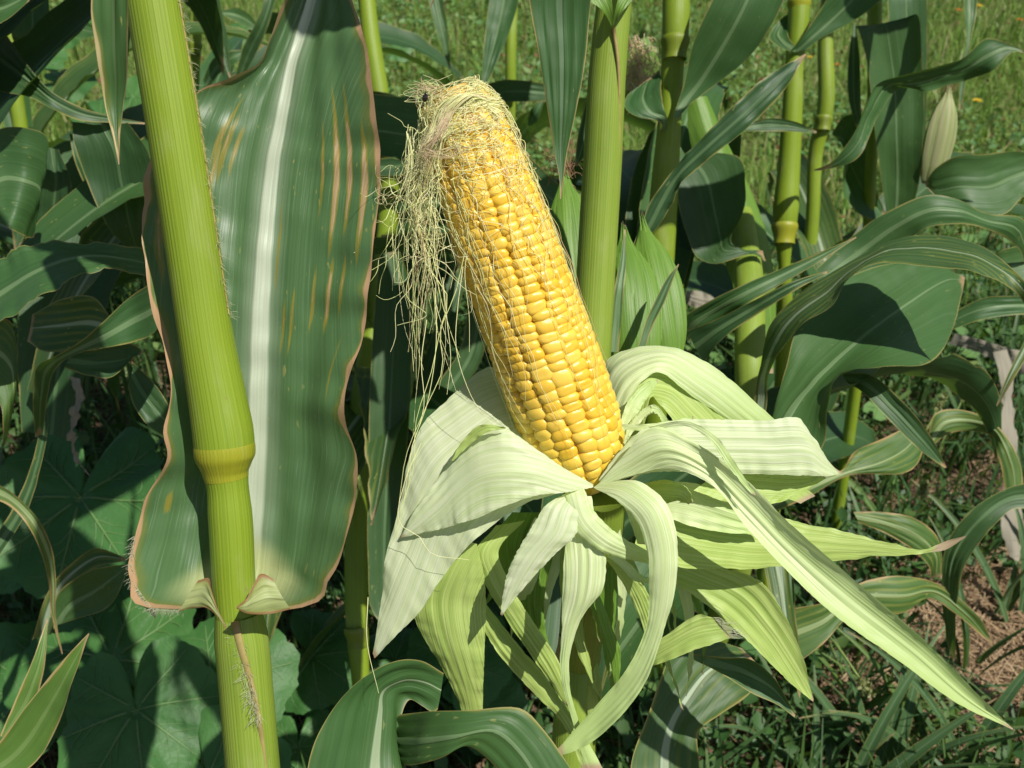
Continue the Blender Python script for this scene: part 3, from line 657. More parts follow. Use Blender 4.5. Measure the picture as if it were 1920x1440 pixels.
# right: upper arch, its bright inner layer, the horizontal flap
husk(M_HUSKP, [(1105, 800), (1118, 720), (1146, 668), (1245, 648), (1335, 686), (1450, 785), (1540, 870)], [(1150, 880), (1160, 820), (1185, 745), (1228, 700), (1300, 745), (1390, 805), (1530, 890)],
     [(.47, .445), (.475, .45), (.472, .452), (.468, .455), (.468, .462), (.472, .468), (.48, .48)], cup=-.12, nv=70)
husk(M_HUSKG, [(1165, 850), (1178, 760), (1215, 695), (1280, 690), (1345, 735), (1430, 820), (1530, 930)], [(1190, 880), (1208, 800), (1222, 745), (1240, 760), (1270, 800), (1340, 870), (1500, 945)],
     [(.45, .44), (.455, .445), (.459, .452), (.463, .455), (.465, .455), (.468, .458), (.475, .47)], cup=.10, nv=70)
husk(M_HUSKP, [(1150, 880), (1160, 800), (1185, 740), (1215, 715), (1232, 712)], [(1160, 885), (1180, 810), (1205, 760), (1222, 735), (1234, 716)], [.435, .436, .438, .442, .446], cup=.05)
husk(M_HUSKP, [(1165, 830), (1190, 780), (1225, 758), (1255, 790), (1275, 830)], [(1168, 840), (1200, 795), (1225, 775), (1245, 800), (1262, 832)], [.435, .434, .433, .436, .44], cup=.05, jag=.0006)
husk(M_HUSKP, [(1165, 795), (1205, 795), (1250, 790), (1300, 780)], [(1172, 806), (1210, 808), (1250, 800), (1300, 786)], [.42, .418, .418, .42], cup=.04, nv=20)
husk(M_HUSKW, [(1122, 900), (1150, 860), (1200, 808), (1260, 788), (1330, 786), (1430, 788), (1508, 790), (1530, 828), (1552, 868)], [(1135, 910), (1180, 895), (1240, 885), (1290, 885), (1360, 888), (1450, 890), (1530, 893), (1552, 893), (1582, 888)],
     [.418, .416, .414, .414, .416, .418, .420, .424, .430], cup=-.05, nv=80, ruffle=.0006)
husk(M_HUSKG, [(1360, 880), (1440, 885), (1530, 892), (1545, 893)], [(1300, 920), (1380, 945), (1480, 935), (1550, 896)], [.424, .426, .428, .43], cup=.1)
# the long one that runs to the lower right corner
husk(M_HUSKP, [(1128, 900), (1165, 858), (1225, 800), (1300, 828), (1400, 900), (1480, 980), (1600, 1085), (1750, 1215), (1850, 1318), (1900, 1366)],
     [(1118, 914), (1180, 893), (1262, 880), (1335, 910), (1400, 990), (1480, 1075), (1560, 1150), (1700, 1250), (1800, 1322), (1898, 1368)],
     [.412, .408, .402, .398, .394, .390, .386, .382, .380, .380], cup=[0, -.05, -.1, .08, .20, .26, .28, .28, .24, 0], nv=110, ruffle=.0005, fold=-.05, nu=25)
husk(M_HUSKP, [(1215, 800), (1290, 790), (1340, 815), (1380, 870), (1420, 930)], [(1225, 806), (1290, 800), (1330, 826), (1368, 880), (1408, 925)], [.405, .398, .393, .390, .388], cup=.05, nv=24)
# curling down in front of the shank
husk(M_HUSKP, [(1125, 905), (1200, 903), (1248, 940), (1270, 1010), (1267, 1100), (1243, 1190), (1205, 1290), (1110, 1392), (1050, 1418)],
     [(1112, 915), (1150, 935), (1190, 972), (1212, 1030), (1216, 1100), (1212, 1170), (1180, 1245), (1120, 1320), (1045, 1405)],
     [.412, .402, .397, .396, .398, .402, .406, .412, .416], cup=[0, -.15, -.2, -.2, -.16, -.1, .1, .15, .1], nv=90)
husk(M_HUSKP, [(1095, 915), (1100, 925), (1110, 950), (1145, 990), (1200, 1025), (1265, 1050)], [(1060, 925), (1062, 940), (1075, 985), (1120, 1030), (1180, 1050), (1265, 1065)], [.408, .406, .405, .406, .409, .414], cup=-.12)
husk(M_HUSKP, [(1160, 915), (1195, 925), (1225, 970), (1210, 1020)], [(1140, 920), (1165, 945), (1185, 990), (1195, 1020)], [.406, .405, .407, .41], cup=-.12, nv=24)
husk(M_HUSKW, [(1060, 925), (1025, 945), (995, 990), (965, 1040), (945, 1095), (938, 1152)], [(1090, 925), (1085, 955), (1082, 1000), (1040, 1040), (990, 1095), (942, 1152)], [.410, .405, .403, .403, .405, .408], cup=-.10, jag=.0003)
husk(M_HUSKP, [(1060, 930), (1062, 1000), (1056, 1060), (1054, 1130), (1052, 1190), (1050, 1260), (1075, 1360), (1095, 1440)], [(1110, 930), (1120, 990), (1137, 1050), (1128, 1110), (1090, 1160), (1068, 1240), (1085, 1350), (1130, 1440)], [.414, .411, .410, .411, .414, .416, .42, .42], cup=-.12)
# right, lower
husk(M_HUSKT, [(1225, 930), (1290, 925), (1400, 955), (1520, 983), (1640, 1010), (1742, 1028), (1780, 1012), (1812, 1004)], [(1190, 1020), (1260, 1058), (1370, 1068), (1500, 1058), (1620, 1046), (1735, 1038), (1775, 1030), (1810, 1008)], [(.44, .428), (.442, .424), (.445, .424), (.445, .425), (.44, .425), .43, .43, .428], cup=.10, nv=80)
husk(M_HUSKP, [(1215, 905), (1300, 905), (1380, 940), (1440, 980)], [(1230, 960), (1290, 985), (1370, 1000), (1440, 1000)], [.435, .43, .428, .43], cup=.1, nv=30)
husk(M_HUSKG, [(1210, 905), (1255, 900), (1290, 915), (1300, 940)], [(1215, 945), (1245, 945), (1270, 940), (1290, 945)], [.425, .418, .415, .418], cup=-.2, nv=24)
husk(M_HUSKG, [(1240, 1040), (1330, 1060), (1420, 1085), (1470, 1150), (1505, 1230), (1526, 1312)], [(1230, 1070), (1290, 1110), (1350, 1155), (1420, 1220), (1475, 1275), (1524, 1316)], [.44, .44, .44, .442, .446, .45], cup=.12)
rs = np.random.default_rng(31)
for k in range(15):          # torn inner strips hanging about the shank
    x0, y0 = rs.uniform(1010, 1215), rs.uniform(930, 985); x2 = x0 + rs.normal(0, 55) + (x0 - 1110)*.5; y2 = rs.uniform(1140, 1330); d0 = rs.uniform(.428, .452); w0 = rs.uniform(10, 30)
    qa, qb, dd = [], [], []; sw = rs.normal(0, 22)
    for q in np.linspace(0, 1, 6):
        cx_ = x0 + (x2 - x0)*q + sw*math.sin(q*3.1); cy_ = y0 + (y2 - y0)*q; w_ = w0*(1 - .9*q**2)*(.6 + .4*math.sin(min(1, q*3)*1.57)) + 1; tw_ = math.cos(q*rs.uniform(.4, 1.6))
        qa.append((cx_ - w_*tw_, cy_)); qb.append((cx_ + w_*tw_, cy_ + 6)); dd.append((d0 + .02*q, d0 + .02*q + .012*(1 - tw_)))
    husk((M_HUSKG, M_HUSKD, M_HUSKP)[k % 3], qa, qb, dd, cup=rs.uniform(-.2, .2), nu=11, nv=36)
h11 = husk(M_HUSKG, [(1200, 1225), (1250, 1190), (1310, 1152), (1338, 1158)], [(1215, 1250), (1245, 1242), (1310, 1217), (1372, 1196)], [.425, .42, .416, .416], cup=.06, nv=24)
o = strands('fringe', [[P(1338+34*q, 1158+38*q, .416), P(1352+38*q, 1160+36*q, .415), P(1362+42*q + rng.normal(0, 5), 1158+40*q + rng.normal(0, 6), .414)] for q in np.linspace(0, 1, 16)], .00016, M_HAIR, ear, 4, 6); o['kind'] = 'stuff'
# left, lower
husk(M_HUSKG, [(880, 1015), (800, 1070), (766, 1110), (778, 1165), (812, 1225), (850, 1295), (872, 1350)], [(895, 1020), (908, 1080), (912, 1130), (910, 1190), (908, 1250), (906, 1300), (906, 1350)], [.425, .43, .435, .437, .44, .445, .45], cup=-.14, nv=60)
husk(M_HUSKG, [(930, 985), (890, 1040), (905, 1085), (955, 1170), (1010, 1250), (1060, 1320)], [(985, 975), (935, 1035), (950, 1080), (1000, 1165), (1050, 1245), (1075, 1330)], [.435, .432, .434, .44, .446, .45], cup=-.10)
husk(M_HUSKD, [(960, 960), (925, 1010), (945, 1080), (960, 1170), (1005, 1240), (1050, 1300)], [(1020, 960), (1010, 1040), (1018, 1100), (1025, 1190), (1050, 1260), (1075, 1320)], [.445, .45, .455, .46, .465, .47], cup=-.1)
husk(M_HUSKG, [(890, 1150), (930, 1220), (990, 1290), (1050, 1350), (1090, 1440)], [(910, 1130), (965, 1200), (1020, 1265), (1065, 1330), (1130, 1440)], [.45, .452, .455, .455, .45], cup=-.1)
husk(M_HUSKG, [(1130, 1040), (1165, 1090), (1195, 1150), (1215, 1210)], [(1150, 1050), (1205, 1095), (1225, 1140), (1235, 1200)], [.42, .425, .43, .435], cup=-.1, nv=30)
husk(M_HUSKD, [(1108, 1110), (1125, 1180), (1145, 1250), (1152, 1284)], [(1122, 1110), (1150, 1180), (1165, 1230), (1160, 1284)], [.43, .432, .436, .44], cup=-.1, nv=30)
husk(M_HUSKG, [(1105, 1270), (1100, 1320), (1105, 1380)], [(1120, 1240), (1130, 1300), (1122, 1370)], [.47, .475, .48], cup=-.1, nv=24)
husk(M_HUSKP, [(1140, 1045), (1165, 1065), (1190, 1090), (1220, 1095)], [(1150, 1035), (1180, 1055), (1200, 1075), (1222, 1085)], [.415, .413, .412, .412], cup=-.1, nv=24)

# ------------------------------------------------------------------ silk
paths, rad = [], []
def ear_pt(t, a, lift): return E0 + EA*EL*t + (ex*math.cos(a) + ey*math.sin(a))*(ear_r(t) + lift)
def vis_a(): return rng.uniform(.05, math.pi - .05)
# tangle over the tip
for k in range(250):
    a = vis_a(); t0 = 1.0 - abs(rng.normal(0, .075)); p = [ear_pt(t0, a, rng.uniform(.0005, .003))]; n = rng.integers(3, 7)
    sl_ = rng.normal(-.008, .016)
    for j in range(n):
        a += rng.normal(.10, .40); t0 = min(t0 + sl_ + rng.normal(0, .010), 1.005); p.append(ear_pt(t0, a, rng.uniform(.0002, .0035)))
    paths.append(p); rad.append(rng.uniform(.00010, .00020))
# combed tuft that sweeps over the tip to the left
DT = .372
for k in range(180):
    q = rng.random(); o1 = rng.normal(0, 8, 2); s = rng.normal(0, 1)
    p = [P(905 + 30*q + o1[0], 185 + 26*q + o1[1], .392), P(868 + 14*q + s*8, 176 + 18*q, .384 + .006*q), P(835 + 8*q + s*10, 200 + 25*q, .383 + .008*q), P(818 + s*9, 245 + 20*q, .386), P(803 + s*11, 285 + rng.normal(0, 14), .389)]
    if rng.random() < .6: p.append(P(800 + rng.normal(0, 20), 330 + rng.normal(0, 25), .392))
    paths.append(p); rad.append(rng.uniform(.00009, .00020))
# wisps above the tip
for k in range(24):
    p = P(800 + rng.normal(0, 14), 175 + rng.normal(0, 14), .40)
    paths.append([P(855 + rng.normal(0, 20), 190, .397), p, P(785 + rng.normal(0, 16), 165 + rng.normal(0, 12), .40)]); rad.append(.00013)
def bd(y): return .392 + (y - 250)*.000035        # the beard hangs a little further off the lower it gets
for k in range(24):
    x0 = 798 + rng.normal(0, 19); y0 = 275 + rng.normal(0, 35); d = rng.normal(0, .005)
    L_ = rng.choice((rng.uniform(90, 220), rng.uniform(200, 420), rng.uniform(400, 600)), p=(.44, .36, .20)); p = []; x = x0; dx = rng.normal(-5, 12); n = 9
    for j in range(n):
        y_ = y0 + L_*j/(n-1); p.append((x, y_, bd(y_) + d)); dx = dx*.6 + rng.normal(.4 if j > 2 else -3, 8); x += dx + (800 - x)*.13; d += rng.normal(0, .0012)
    for m_ in range(rng.integers(2, 7)):
        o_ = rng.normal(0, 3, 3); f_ = rng.uniform(.55, 1.0); q_ = []
        for j in range(n):
            a = p[min(n-1, j)]; q_.append(P(a[0] + o_[0], y0 + (a[1]-y0)*f_ + o_[1], a[2] + o_[2]*.0004)); o_ = o_ + rng.normal(0, 3.2, 3)
        paths.append(q_); rad.append(rng.uniform(.00010, .00022))
# loose loops of the beard
for k in range(52):
    x0, y0 = 792 + rng.normal(0, 26), 350 + rng.normal(0, 62); th = rng.uniform(0.4, 2.8); p = []
    for j in range(7):
        p.append(P(x0, y0, bd(y0) + rng.normal(0, .003))); th += rng.normal(0, .8); x0 += 20*math.cos(th); y0 += 20*math.sin(th) + 8
    paths.append(p); rad.append(rng.uniform(.00009, .00018))
# a few long single threads
for pl_ in ([(800, 420), (775, 480), (770, 540), (745, 570), (740, 640), (732, 660)], [(800, 500), (840, 560), (825, 620), (830, 690), (800, 760), (760, 860), (750, 930), (740, 1000)], [(870, 480), (850, 560), (832, 600), (808, 700), (780, 790), (775, 880), (752, 960), (745, 1010)],
            [(868, 500), (858, 580), (855, 650), (870, 710), (900, 770), (930, 800)], [(815, 540), (818, 640), (800, 760), (770, 850), (768, 900), (748, 960)], [(830, 520), (838, 600), (845, 680), (838, 740)], [(780, 480), (765, 560), (800, 590), (745, 610)],
            [(790, 830), (760, 900), (752, 985), (790, 1010), (800, 1030), (880, 1050)], [(690, 1120), (688, 1200), (710, 1300)], [(890, 420), (872, 500), (880, 600), (880, 660)], [(800, 600), (790, 680), (795, 760), (770, 850), (758, 940)]):
    paths.append([P(x, y, min(.404, bd(y))) for x, y in pl_]); rad.append(.00019)
# threads lying on the kernels
for k in range(60):
    a = rng.uniform(.25, math.pi - .15); t0 = rng.uniform(.62, .93); p = [ear_pt(t0, a, .0012)]; L_ = rng.choice((.1, .2, .35, .55)) * rng.uniform(.6, 1.2); n = 7
    for j in range(n):
        a += rng.normal(0, .11); t0 = max(.05, t0 - L_/n); p.append(ear_pt(t0, a, rng.uniform(.0006, .0022)))
    paths.append(p); rad.append(rng.uniform(.00009, .00018))
o = strands('silk', paths, rad, M_SILK, ear, 4, 18); o['kind'] = 'stuff'
paths = []
for k in range(24):
    p = [P(845 + rng.normal(0, 8), 215 + rng.normal(0, 10), .380)]
    p += [P(822 + rng.normal(0, 8), 250 + rng.normal(0, 8), .381), P(798 + rng.normal(0, 8), 280 + rng.normal(0, 8), .384), P(795 + rng.normal(0, 12), 300 + rng.normal(0, 12), .387)]
    paths.append(p)
for k in range(9):
    paths.append([P(800 + rng.normal(0, 8), 285 + rng.normal(0, 6), .382), P(840, 285 + rng.normal(0, 6), .377), P(880 + rng.normal(0, 12), 268 + rng.normal(0, 8), .374)])
for k in range(14):
    paths.append([P(850 + rng.normal(0, 18), 185 + rng.normal(0, 5), .395), P(815 + rng.normal(0, 12), 172 + rng.normal(0, 6), .396), P(785 + rng.normal(0, 10), 158 + rng.normal(0, 10), .398)])
o = strands('dry_silk', paths, .00012, M_DSILK, ear, 4, 12); o['kind'] = 'stuff'

# beetle on the silk
bc = P(797, 184, .385); be = thing('beetle', 'tiny shiny black beetle sitting on the silk at the ear tip', 'beetle', bc)
def ball(name, c, s, mat, parent, rot=None, n=14):
    th = np.linspace(0, np.pi, n); ph = np.linspace(0, 2*np.pi, 2*n); T, H = np.meshgrid(th, ph, indexing='ij')
    V = np.stack((np.sin(T)*np.cos(H)*s[0], np.sin(T)*np.sin(H)*s[1], np.cos(T)*s[2]), 2).reshape(-1, 3)
    if rot is not None: V = V @ np.array(rot).T
    return mesh_obj(name, V + c, grid_faces(n, 2*n), mat, parent)
rt = Matrix.Rotation(.25, 3, 'Y')
ball('shell', bc, (.00115, .0009, .0016), M_BEE, be, rt); ball('head', bc + np.array((.0004, -.0002, .0017)), (.0006, .0006, .0005), M_BEE, be)
lg = []
for s in (-1, 1):
    for q in (-.0008, 0, .0008): lg.append([bc + np.array((0, 0, q)), bc + np.array((s*.0016, .0004, q*1.3)), bc + np.array((s*.002, .0012, q*1.6))])
for p in lg: strands('leg', [p], .00012, M_BEE, be, 4, 4)

# ------------------------------------------------------------------ the other corn plants
G = 'corn plants standing in the patch'
p2 = corn_plant('corn plant with a dark node and a narrow dark leaf slanting across its stalk', [(1268, -40, .78, 50), (1266, 70, .78, 50), (1262, 110, .785, 44), (1256, 220, .79, 44), (1246, 350, .80, 52), (1238, 480, .81, 54), (1232, 600, .83, 52)], [(1266, 84, .779, 51)], base=(.16, .78, -.04))
leaf(p2, M_LEAF, [(1262, 218), (1272, 190), (1284, 150), (1300, 80), (1335, 0), (1390, -120), (1500, -230)], [(1272, 222), (1290, 200), (1340, 160), (1400, 112), (1445, 50), (1490, -60), (1510, -225)], [.77, .77, .765, .75, .735, .73, .75], cup=.14)
leaf(p2, M_LEAF, [(1240, 250), (1236, 228), (1195, 218), (1174, 205), (1180, 175), (1200, 160)], [(1252, 250), (1250, 216), (1244, 200), (1240, 170), (1240, 150), (1236, 130)], [.785, .775, .772, .775, .785, .79], cup=.1, label='rounded lobe at the leaf base left of the stalk')
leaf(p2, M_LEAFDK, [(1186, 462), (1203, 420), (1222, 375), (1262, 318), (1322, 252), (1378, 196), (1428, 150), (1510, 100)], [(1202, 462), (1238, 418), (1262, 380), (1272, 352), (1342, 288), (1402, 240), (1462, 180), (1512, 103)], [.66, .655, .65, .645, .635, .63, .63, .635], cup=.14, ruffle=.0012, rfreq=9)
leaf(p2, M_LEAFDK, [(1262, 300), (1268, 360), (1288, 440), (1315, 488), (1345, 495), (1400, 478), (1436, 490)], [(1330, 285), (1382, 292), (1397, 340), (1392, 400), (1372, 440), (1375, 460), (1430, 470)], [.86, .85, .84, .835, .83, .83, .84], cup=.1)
leaf(p2, M_HUSKD, [(1290, 190), (1290, 240), (1310, 330), (1345, 450), (1380, 560), (1395, 700)], [(1325, 180), (1360, 260), (1405, 350), (1440, 450), (1455, 560), (1450, 700)], [.90, .90, .90, .90, .9, .9], cup=-.25, name='ear', label='unopened ear in pale green husk')
def husked_ear(pl, tip, base, wpx, mat=M_HUSKD, n=4, silk=M_BSILK, label='unopened ear in green husk'):
    a, b = P(*tip), P(*base); ax = b - a; L = np.linalg.norm(ax); wr = wpx/2*base[2]/FPX
    ts = np.linspace(0, 1, 14); prof = np.array([.12, .35, .55, .72, .85, .94, 1, 1.02, 1, .96, .9, .82, .7, .5])
    o = tube('ear', [a + ax*q for q in ts], prof*wr, mat, pl, 20, 28, label=label)
    sdv = np.cross(ax/L, VIEW); sdv /= np.linalg.norm(sdv)
    for k in range(n):
        f = (k+.5)/n*2 - 1; A, B, Mm = [], [], []
        for q in np.linspace(.98, -.06 - .05*rng.random(), 8):
            rr = np.interp(max(q, 0), ts, prof)*wr*(1.03 + .035*(k % 2)); w = rr*1.0*(1 if q > .25 else max(.05, (q+.1)/.35)); c = a + ax*q + sdv*rr*f*.8 - VIEW*rr*math.sqrt(max(0, 1-(f*.8)**2))*1.02
            A.append(c - sdv*w*.6 + VIEW*w*.2); B.append(c + sdv*w*.6 + VIEW*w*.2); Mm.append(c - VIEW*.0002)
        blade_mesh('husk_leaf', A, Mm, B, mat, o, nu=9, nv=20)
    if silk:
        ps = []
        for k in range(60):
            p = a + rng.normal(0, .003, 3); v = -ax/L*rng.uniform(.006, .02) + rng.normal(0, .006, 3); ps.append([p, p + v, p + v*1.3 + rng.normal(0, .004, 3) + np.array((0, 0, -.008))])
        s = strands('silk', ps, .00022, silk, o, 4, 6); s['kind'] = 'stuff'
    return o
husked_ear(p2, (1205, 60, .92), (1196, 215, .95), 52, silk=None)
ps = []
for k in range(140):
    p = P(1200 + rng.normal(0, 14), 95 + rng.uniform(-20, 60), .90); ps.append([p, p + rng.normal(0, .006, 3) + np.array((0, -.004, 0)), p + rng.normal(0, .008, 3) + np.array((0, -.004, -.016))])
s = strands('silk', ps, .0004, M_DSILK, p2, 4, 6); s['kind'] = 'stuff'
husked_ear(mid, (1058, 325, .62), (1085, 640, .60), 80)
husked_ear(mid, (1170, 440, .60), (1190, 700, .58), 90, M_HUSKD, 4, None)
husked_ear(mid, (1205, 420, .62), (1250, 680, .60), 85, M_HUSKD, 3, None)
leaf(mid, M_LEAF, [(1140, 660), (1145, 600), (1152, 540), (1164, 480), (1170, 430)], [(1160, 660), (1165, 600), (1170, 545), (1174, 490), (1173, 432)], [.57, .57, .57, .575, .58], cup=.1)
leaf(mid, M_LEAFDK, [(1195, 655), (1212, 600), (1230, 560), (1255, 515), (1272, 495)], [(1210, 655), (1225, 610), (1245, 570), (1262, 525), (1273, 496)], [.55, .55, .55, .55, .55], cup=.1)

p3 = corn_plant('corn plant whose thick stalk sheath ends at a pale swollen collar', [(1500, -30, .95, 40), (1498, 30, .95, 40), (1490, 110, .955, 34), (1486, 200, .96, 37), (1478, 330, .97, 42), (1471, 425, .975, 44), (1470, 445, .98, 36), (1470, 470, .98, 26), (1472, 560, 1.0, 28), (1470, 660, 1.03, 30)], [(1498, 12, .95, 42), (1471, 432, .974, 46)], nodemat=M_NODE)
leaf(p3, M_LEAF, [(1478, 100), (1500, 75), (1530, 30), (1570, -30), (1640, -130)], [(1512, 92), (1540, 72), (1590, 45), (1652, 0), (1700, -120)], [.94, .935, .93, .92, .92], cup=.12)
leaf(p3, M_LEAF, [(1490, 98), (1464, 90), (1442, 72), (1448, 55), (1470, 30)], [(1494, 90), (1480, 72), (1478, 56), (1484, 40), (1492, 20)], [.94, .945, .95, .955, .96], cup=.1)
leaf(p3, M_LEAFDK, [(1470, 230), (1420, 225), (1390, 232), (1380, 240)], [(1472, 245), (1425, 243), (1400, 246), (1380, 246)], [.95, .93, .92, .92])
leaf(p3, M_LEAFDK, [(1380, 240), (1440, 222), (1490, 228), (1532, 246)], [(1380, 246), (1440, 246), (1490, 247), (1530, 250)], [.90, .90, .90, .90], cup=.2)
p4 = corn_plant('slender corn stalk with a dark joint behind the swollen collar stalk', [(1556, -30, 1.25, 27), (1548, 70, 1.25, 28), (1544, 225, 1.26, 30), (1534, 260, 1.27, 28), (1524, 400, 1.29, 25), (1516, 520, 1.31, 25), (1512, 620, 1.34, 26)], [(1544, 228, 1.258, 32)])
p5 = corn_plant('corn plant on the right with a broad upright leaf and a drying ear beside it', [(1640, -60, 1.12, 30), (1640, 60, 1.12, 26), (1638, 200, 1.13, 24), (1632, 330, 1.15, 23), (1628, 460, 1.18, 23)], [])
leaf(p5, M_LEAF, [(1670, 470), (1662, 400), (1650, 320), (1640, 240), (1634, 180), (1625, 110), (1606, 48), (1604, 52)], [(1680, 470), (1700, 420), (1722, 350), (1730, 270), (1733, 180), (1728, 110), (1712, 30), (1690, 66)], [1.12, 1.10, 1.08, 1.06, 1.05, 1.04, 1.03, 1.04], cup=.12)
leaf(p5, M_LEAF, [(1690, 320), (1682, 200), (1672, 100), (1664, 0), (1660, -120)], [(1735, 300), (1738, 180), (1738, 80), (1738, -20), (1720, -120)], [1.10, 1.09, 1.08, 1.07, 1.08], cup=.1)
leaf(p5, M_LEAFDK, [(1600, 40), (1590, 120), (1592, 190), (1606, 240)], [(1606, 50), (1612, 120), (1614, 190), (1616, 240)], [1.07, 1.07, 1.07, 1.08])
leaf(p5, M_LEAF, [(1560, 250), (1580, 220), (1608, 215), (1620, 250), (1636, 330), (1660, 400)], [(1575, 262), (1590, 300), (1580, 350), (1600, 390), (1630, 410), (1660, 415)], [1.16, 1.15, 1.15, 1.15, 1.15, 1.16], cup=.15)
husked_ear(p5, (1778, 165, 1.05), (1740, 345, 1.08), 46, husk_mat('husk_drying', (.24, .32, .09), (.48, .46, .26), trans=.25), 3, M_BSILK, 'drying ear with brown silk on its right')
leaf(p5, M_LEAF, [(1800, -60), (1808, 20), (1812, 80), (1800, 140), (1798, 205)], [(1835, -60), (1830, 30), (1818, 90), (1812, 150), (1800, 208)], [.98, .98, .97, .97, .97], cup=.1)

p6 = corn_plant('corn plant at the right edge whose long wavy leaves arch into view', [(1990, 100, .86, 46), (1995, 300, .88, 48), (2005, 500, .90, 50), (2020, 700, .93, 52)], [])
leaf(p6, M_LEAF, [(1960, 130), (1920, 96), (1880, 78), (1850, 72), (1810, 105), (1770, 120), (1700, 138), (1650, 152), (1622, 200), (1590, 268), (1556, 306), (1526, 318)],
     [(1960, 110), (1925, 100), (1895, 100), (1868, 128), (1820, 148), (1775, 160), (1738, 172), (1690, 166), (1646, 220), (1606, 298), (1568, 314), (1528, 321)], [.86, .86, .86, .86, (.85, .88), (.84, .87), (.84, .86), (.835, .86), (.83, .85), .84, .85, .86], cup=.08, nv=80)
leaf(p6, M_LEAF, [(1960, 290), (1900, 284), (1840, 290), (1785, 296), (1750, 320), (1735, 345)], [(1960, 330), (1915, 372), (1880, 402), (1820, 396), (1775, 388), (1738, 352)], [.84, .83, .82, .82, .83, .84], cup=.16)
p7 = corn_plant('corn plant behind the husk at right, its wide leaves shading one another', [(1385, 330, .93, 20), (1396, 440, .88, 46), (1406, 560, .83, 56), (1406, 700, .80, 56), (1410, 820, .81, 56)], [], M_STALKG, top=None, base=(.155, .70, -.04))
leaf(p7, M_LEAF, [(1440, 820), (1446, 790), (1470, 700), (1500, 600), (1560, 540), (1640, 500), (1740, 492), (1810, 520)], [(1500, 870), (1532, 850), (1552, 765), (1572, 704), (1650, 690), (1740, 682), (1788, 610), (1808, 530)], [(.60, .58), (.60, .58), (.62, .58), (.64, .59), (.66, .60), (.68, .63), (.70, .68), .72], cup=.14, nv=70, M=[(1450, 840), (1470, 800), (1520, 730), (1570, 680), (1640, 620), (1710, 570), (1780, 525), (1809, 524)])
leaf(p7, M_LEAFSP, [(1414, 840), (1412, 760), (1424, 690), (1450, 600), (1520, 535), (1610, 485), (1680, 450), (1750, 440), (1840, 462), (1910, 515), (1960, 600)], [(1424, 840), (1438, 760), (1442, 700), (1500, 612), (1560, 575), (1592, 522), (1650, 494), (1740, 500), (1830, 512), (1900, 545), (1950, 620)],
     [.62, .61, (.60, .59), (.60, .57), (.61, .56), (.62, .57), (.63, .58), (.63, .58), (.61, .57), .58, .57], cup=-.06, nv=80)
leaf(p7, M_LEAF, [(1450, 780), (1462, 735), (1478, 690), (1510, 640), (1545, 590)], [(1462, 785), (1490, 750), (1520, 700), (1545, 640), (1560, 590)], [.66, .66, .66, .67, .68], cup=.12)
leaf(p7, M_LEAF, [(1530, 505), (1590, 450), (1650, 405), (1738, 366), (1790, 372), (1850, 400), (1914, 408), (1925, 450), (1925, 500)], [(1560, 540), (1640, 490), (1700, 450), (1745, 425), (1800, 420), (1850, 430), (1885, 446), (1912, 470), (1922, 502)], [.72, .72, .71, .70, .70, .71, .72, .74, .77], cup=-.12, nv=60)
leaf(p7, M_LEAF, [(1280, 625), (1280, 600), (1320, 570), (1390, 535), (1450, 510), (1520, 480), (1605, 444)], [(1290, 640), (1320, 620), (1370, 590), (1400, 570), (1470, 530), (1530, 495), (1606, 446)], [.66, .65, .64, .63, .63, .63, .63], cup=.15)
leaf(p7, M_LEAFDK, [(1290, 620), (1340, 600), (1400, 570), (1480, 530), (1550, 508)], [(1320, 680), (1350, 640), (1420, 590), (1490, 545), (1552, 512)], [.64, .63, .62, .61, .62], cup=.15)
leaf(p7, M_LEAFDK, [(1580, 700), (1620, 700), (1690, 750), (1740, 810), (1776, 876)], [(1590, 720), (1610, 730), (1670, 790), (1720, 840), (1772, 878)], [.66, .65, .64, .64, .645], cup=.2)
leaf(p7, M_LEAFYE, [(1440, 930), (1500, 905), (1580, 880), (1605, 845), (1660, 820), (1720, 790)], [(1450, 960), (1510, 935), (1600, 890), (1690, 888), (1720, 870), (1735, 830)], [.74, .74, .75, .76, .77, .78], cup=-.1)
leaf(p7, M_LEAFYE, [(1740, 820), (1752, 778), (1800, 768), (1860, 790), (1895, 830), (1915, 880), (1918, 930)], [(1750, 835), (1775, 815), (1820, 808), (1862, 820), (1870, 850), (1880, 890), (1885, 925)], [.82, .82, .82, .81, .80, .80, .80], cup=-.15)
leaf(p7, M_LEAFSP, [(1480, 1000), (1488, 1080), (1492, 1150), (1500, 1230), (1502, 1300)], [(1420, 1000), (1440, 1100), (1456, 1180), (1480, 1250), (1500, 1310)], [.64, .63, .62, .62, .63], cup=.1)
leaf(p7, M_LEAFYE, [(1490, 1140), (1545, 1130), (1610, 1095), (1690, 1080), (1770, 1100), (1830, 1150), (1862, 1205)], [(1500, 1240), (1540, 1210), (1600, 1150), (1690, 1150), (1745, 1122), (1790, 1150), (1858, 1208)], [.70, .70, .71, .72, .73, .73, .74], cup=[.1, .1, 0, -.15, .05, .1, 0])
leaf(p7, M_LEAFYE, [(1600, 960), (1650, 960), (1710, 970), (1760, 1010), (1765, 1080)], [(1610, 980), (1660, 1000), (1710, 1030), (1740, 1060), (1745, 1085)], [.80, .80, .80, .81, .83], cup=-.1)
leaf(p6, M_LEAFDK, [(1960, 900), (1890, 915), (1830, 950), (1780, 1010), (1765, 1100), (1775, 1200)], [(1960, 960), (1900, 955), (1860, 990), (1815, 1050), (1795, 1130), (1790, 1240)], [.70, .70, .70, .71, .73, .76], cup=.1)
leaf(p6, M_LEAFSP, [(1960, 500), (1920, 640), (1890, 700), (1868, 760)], [(1975, 520), (1930, 660), (1900, 712), (1870, 762)], [.74, .74, .74, .75], cup=.15)
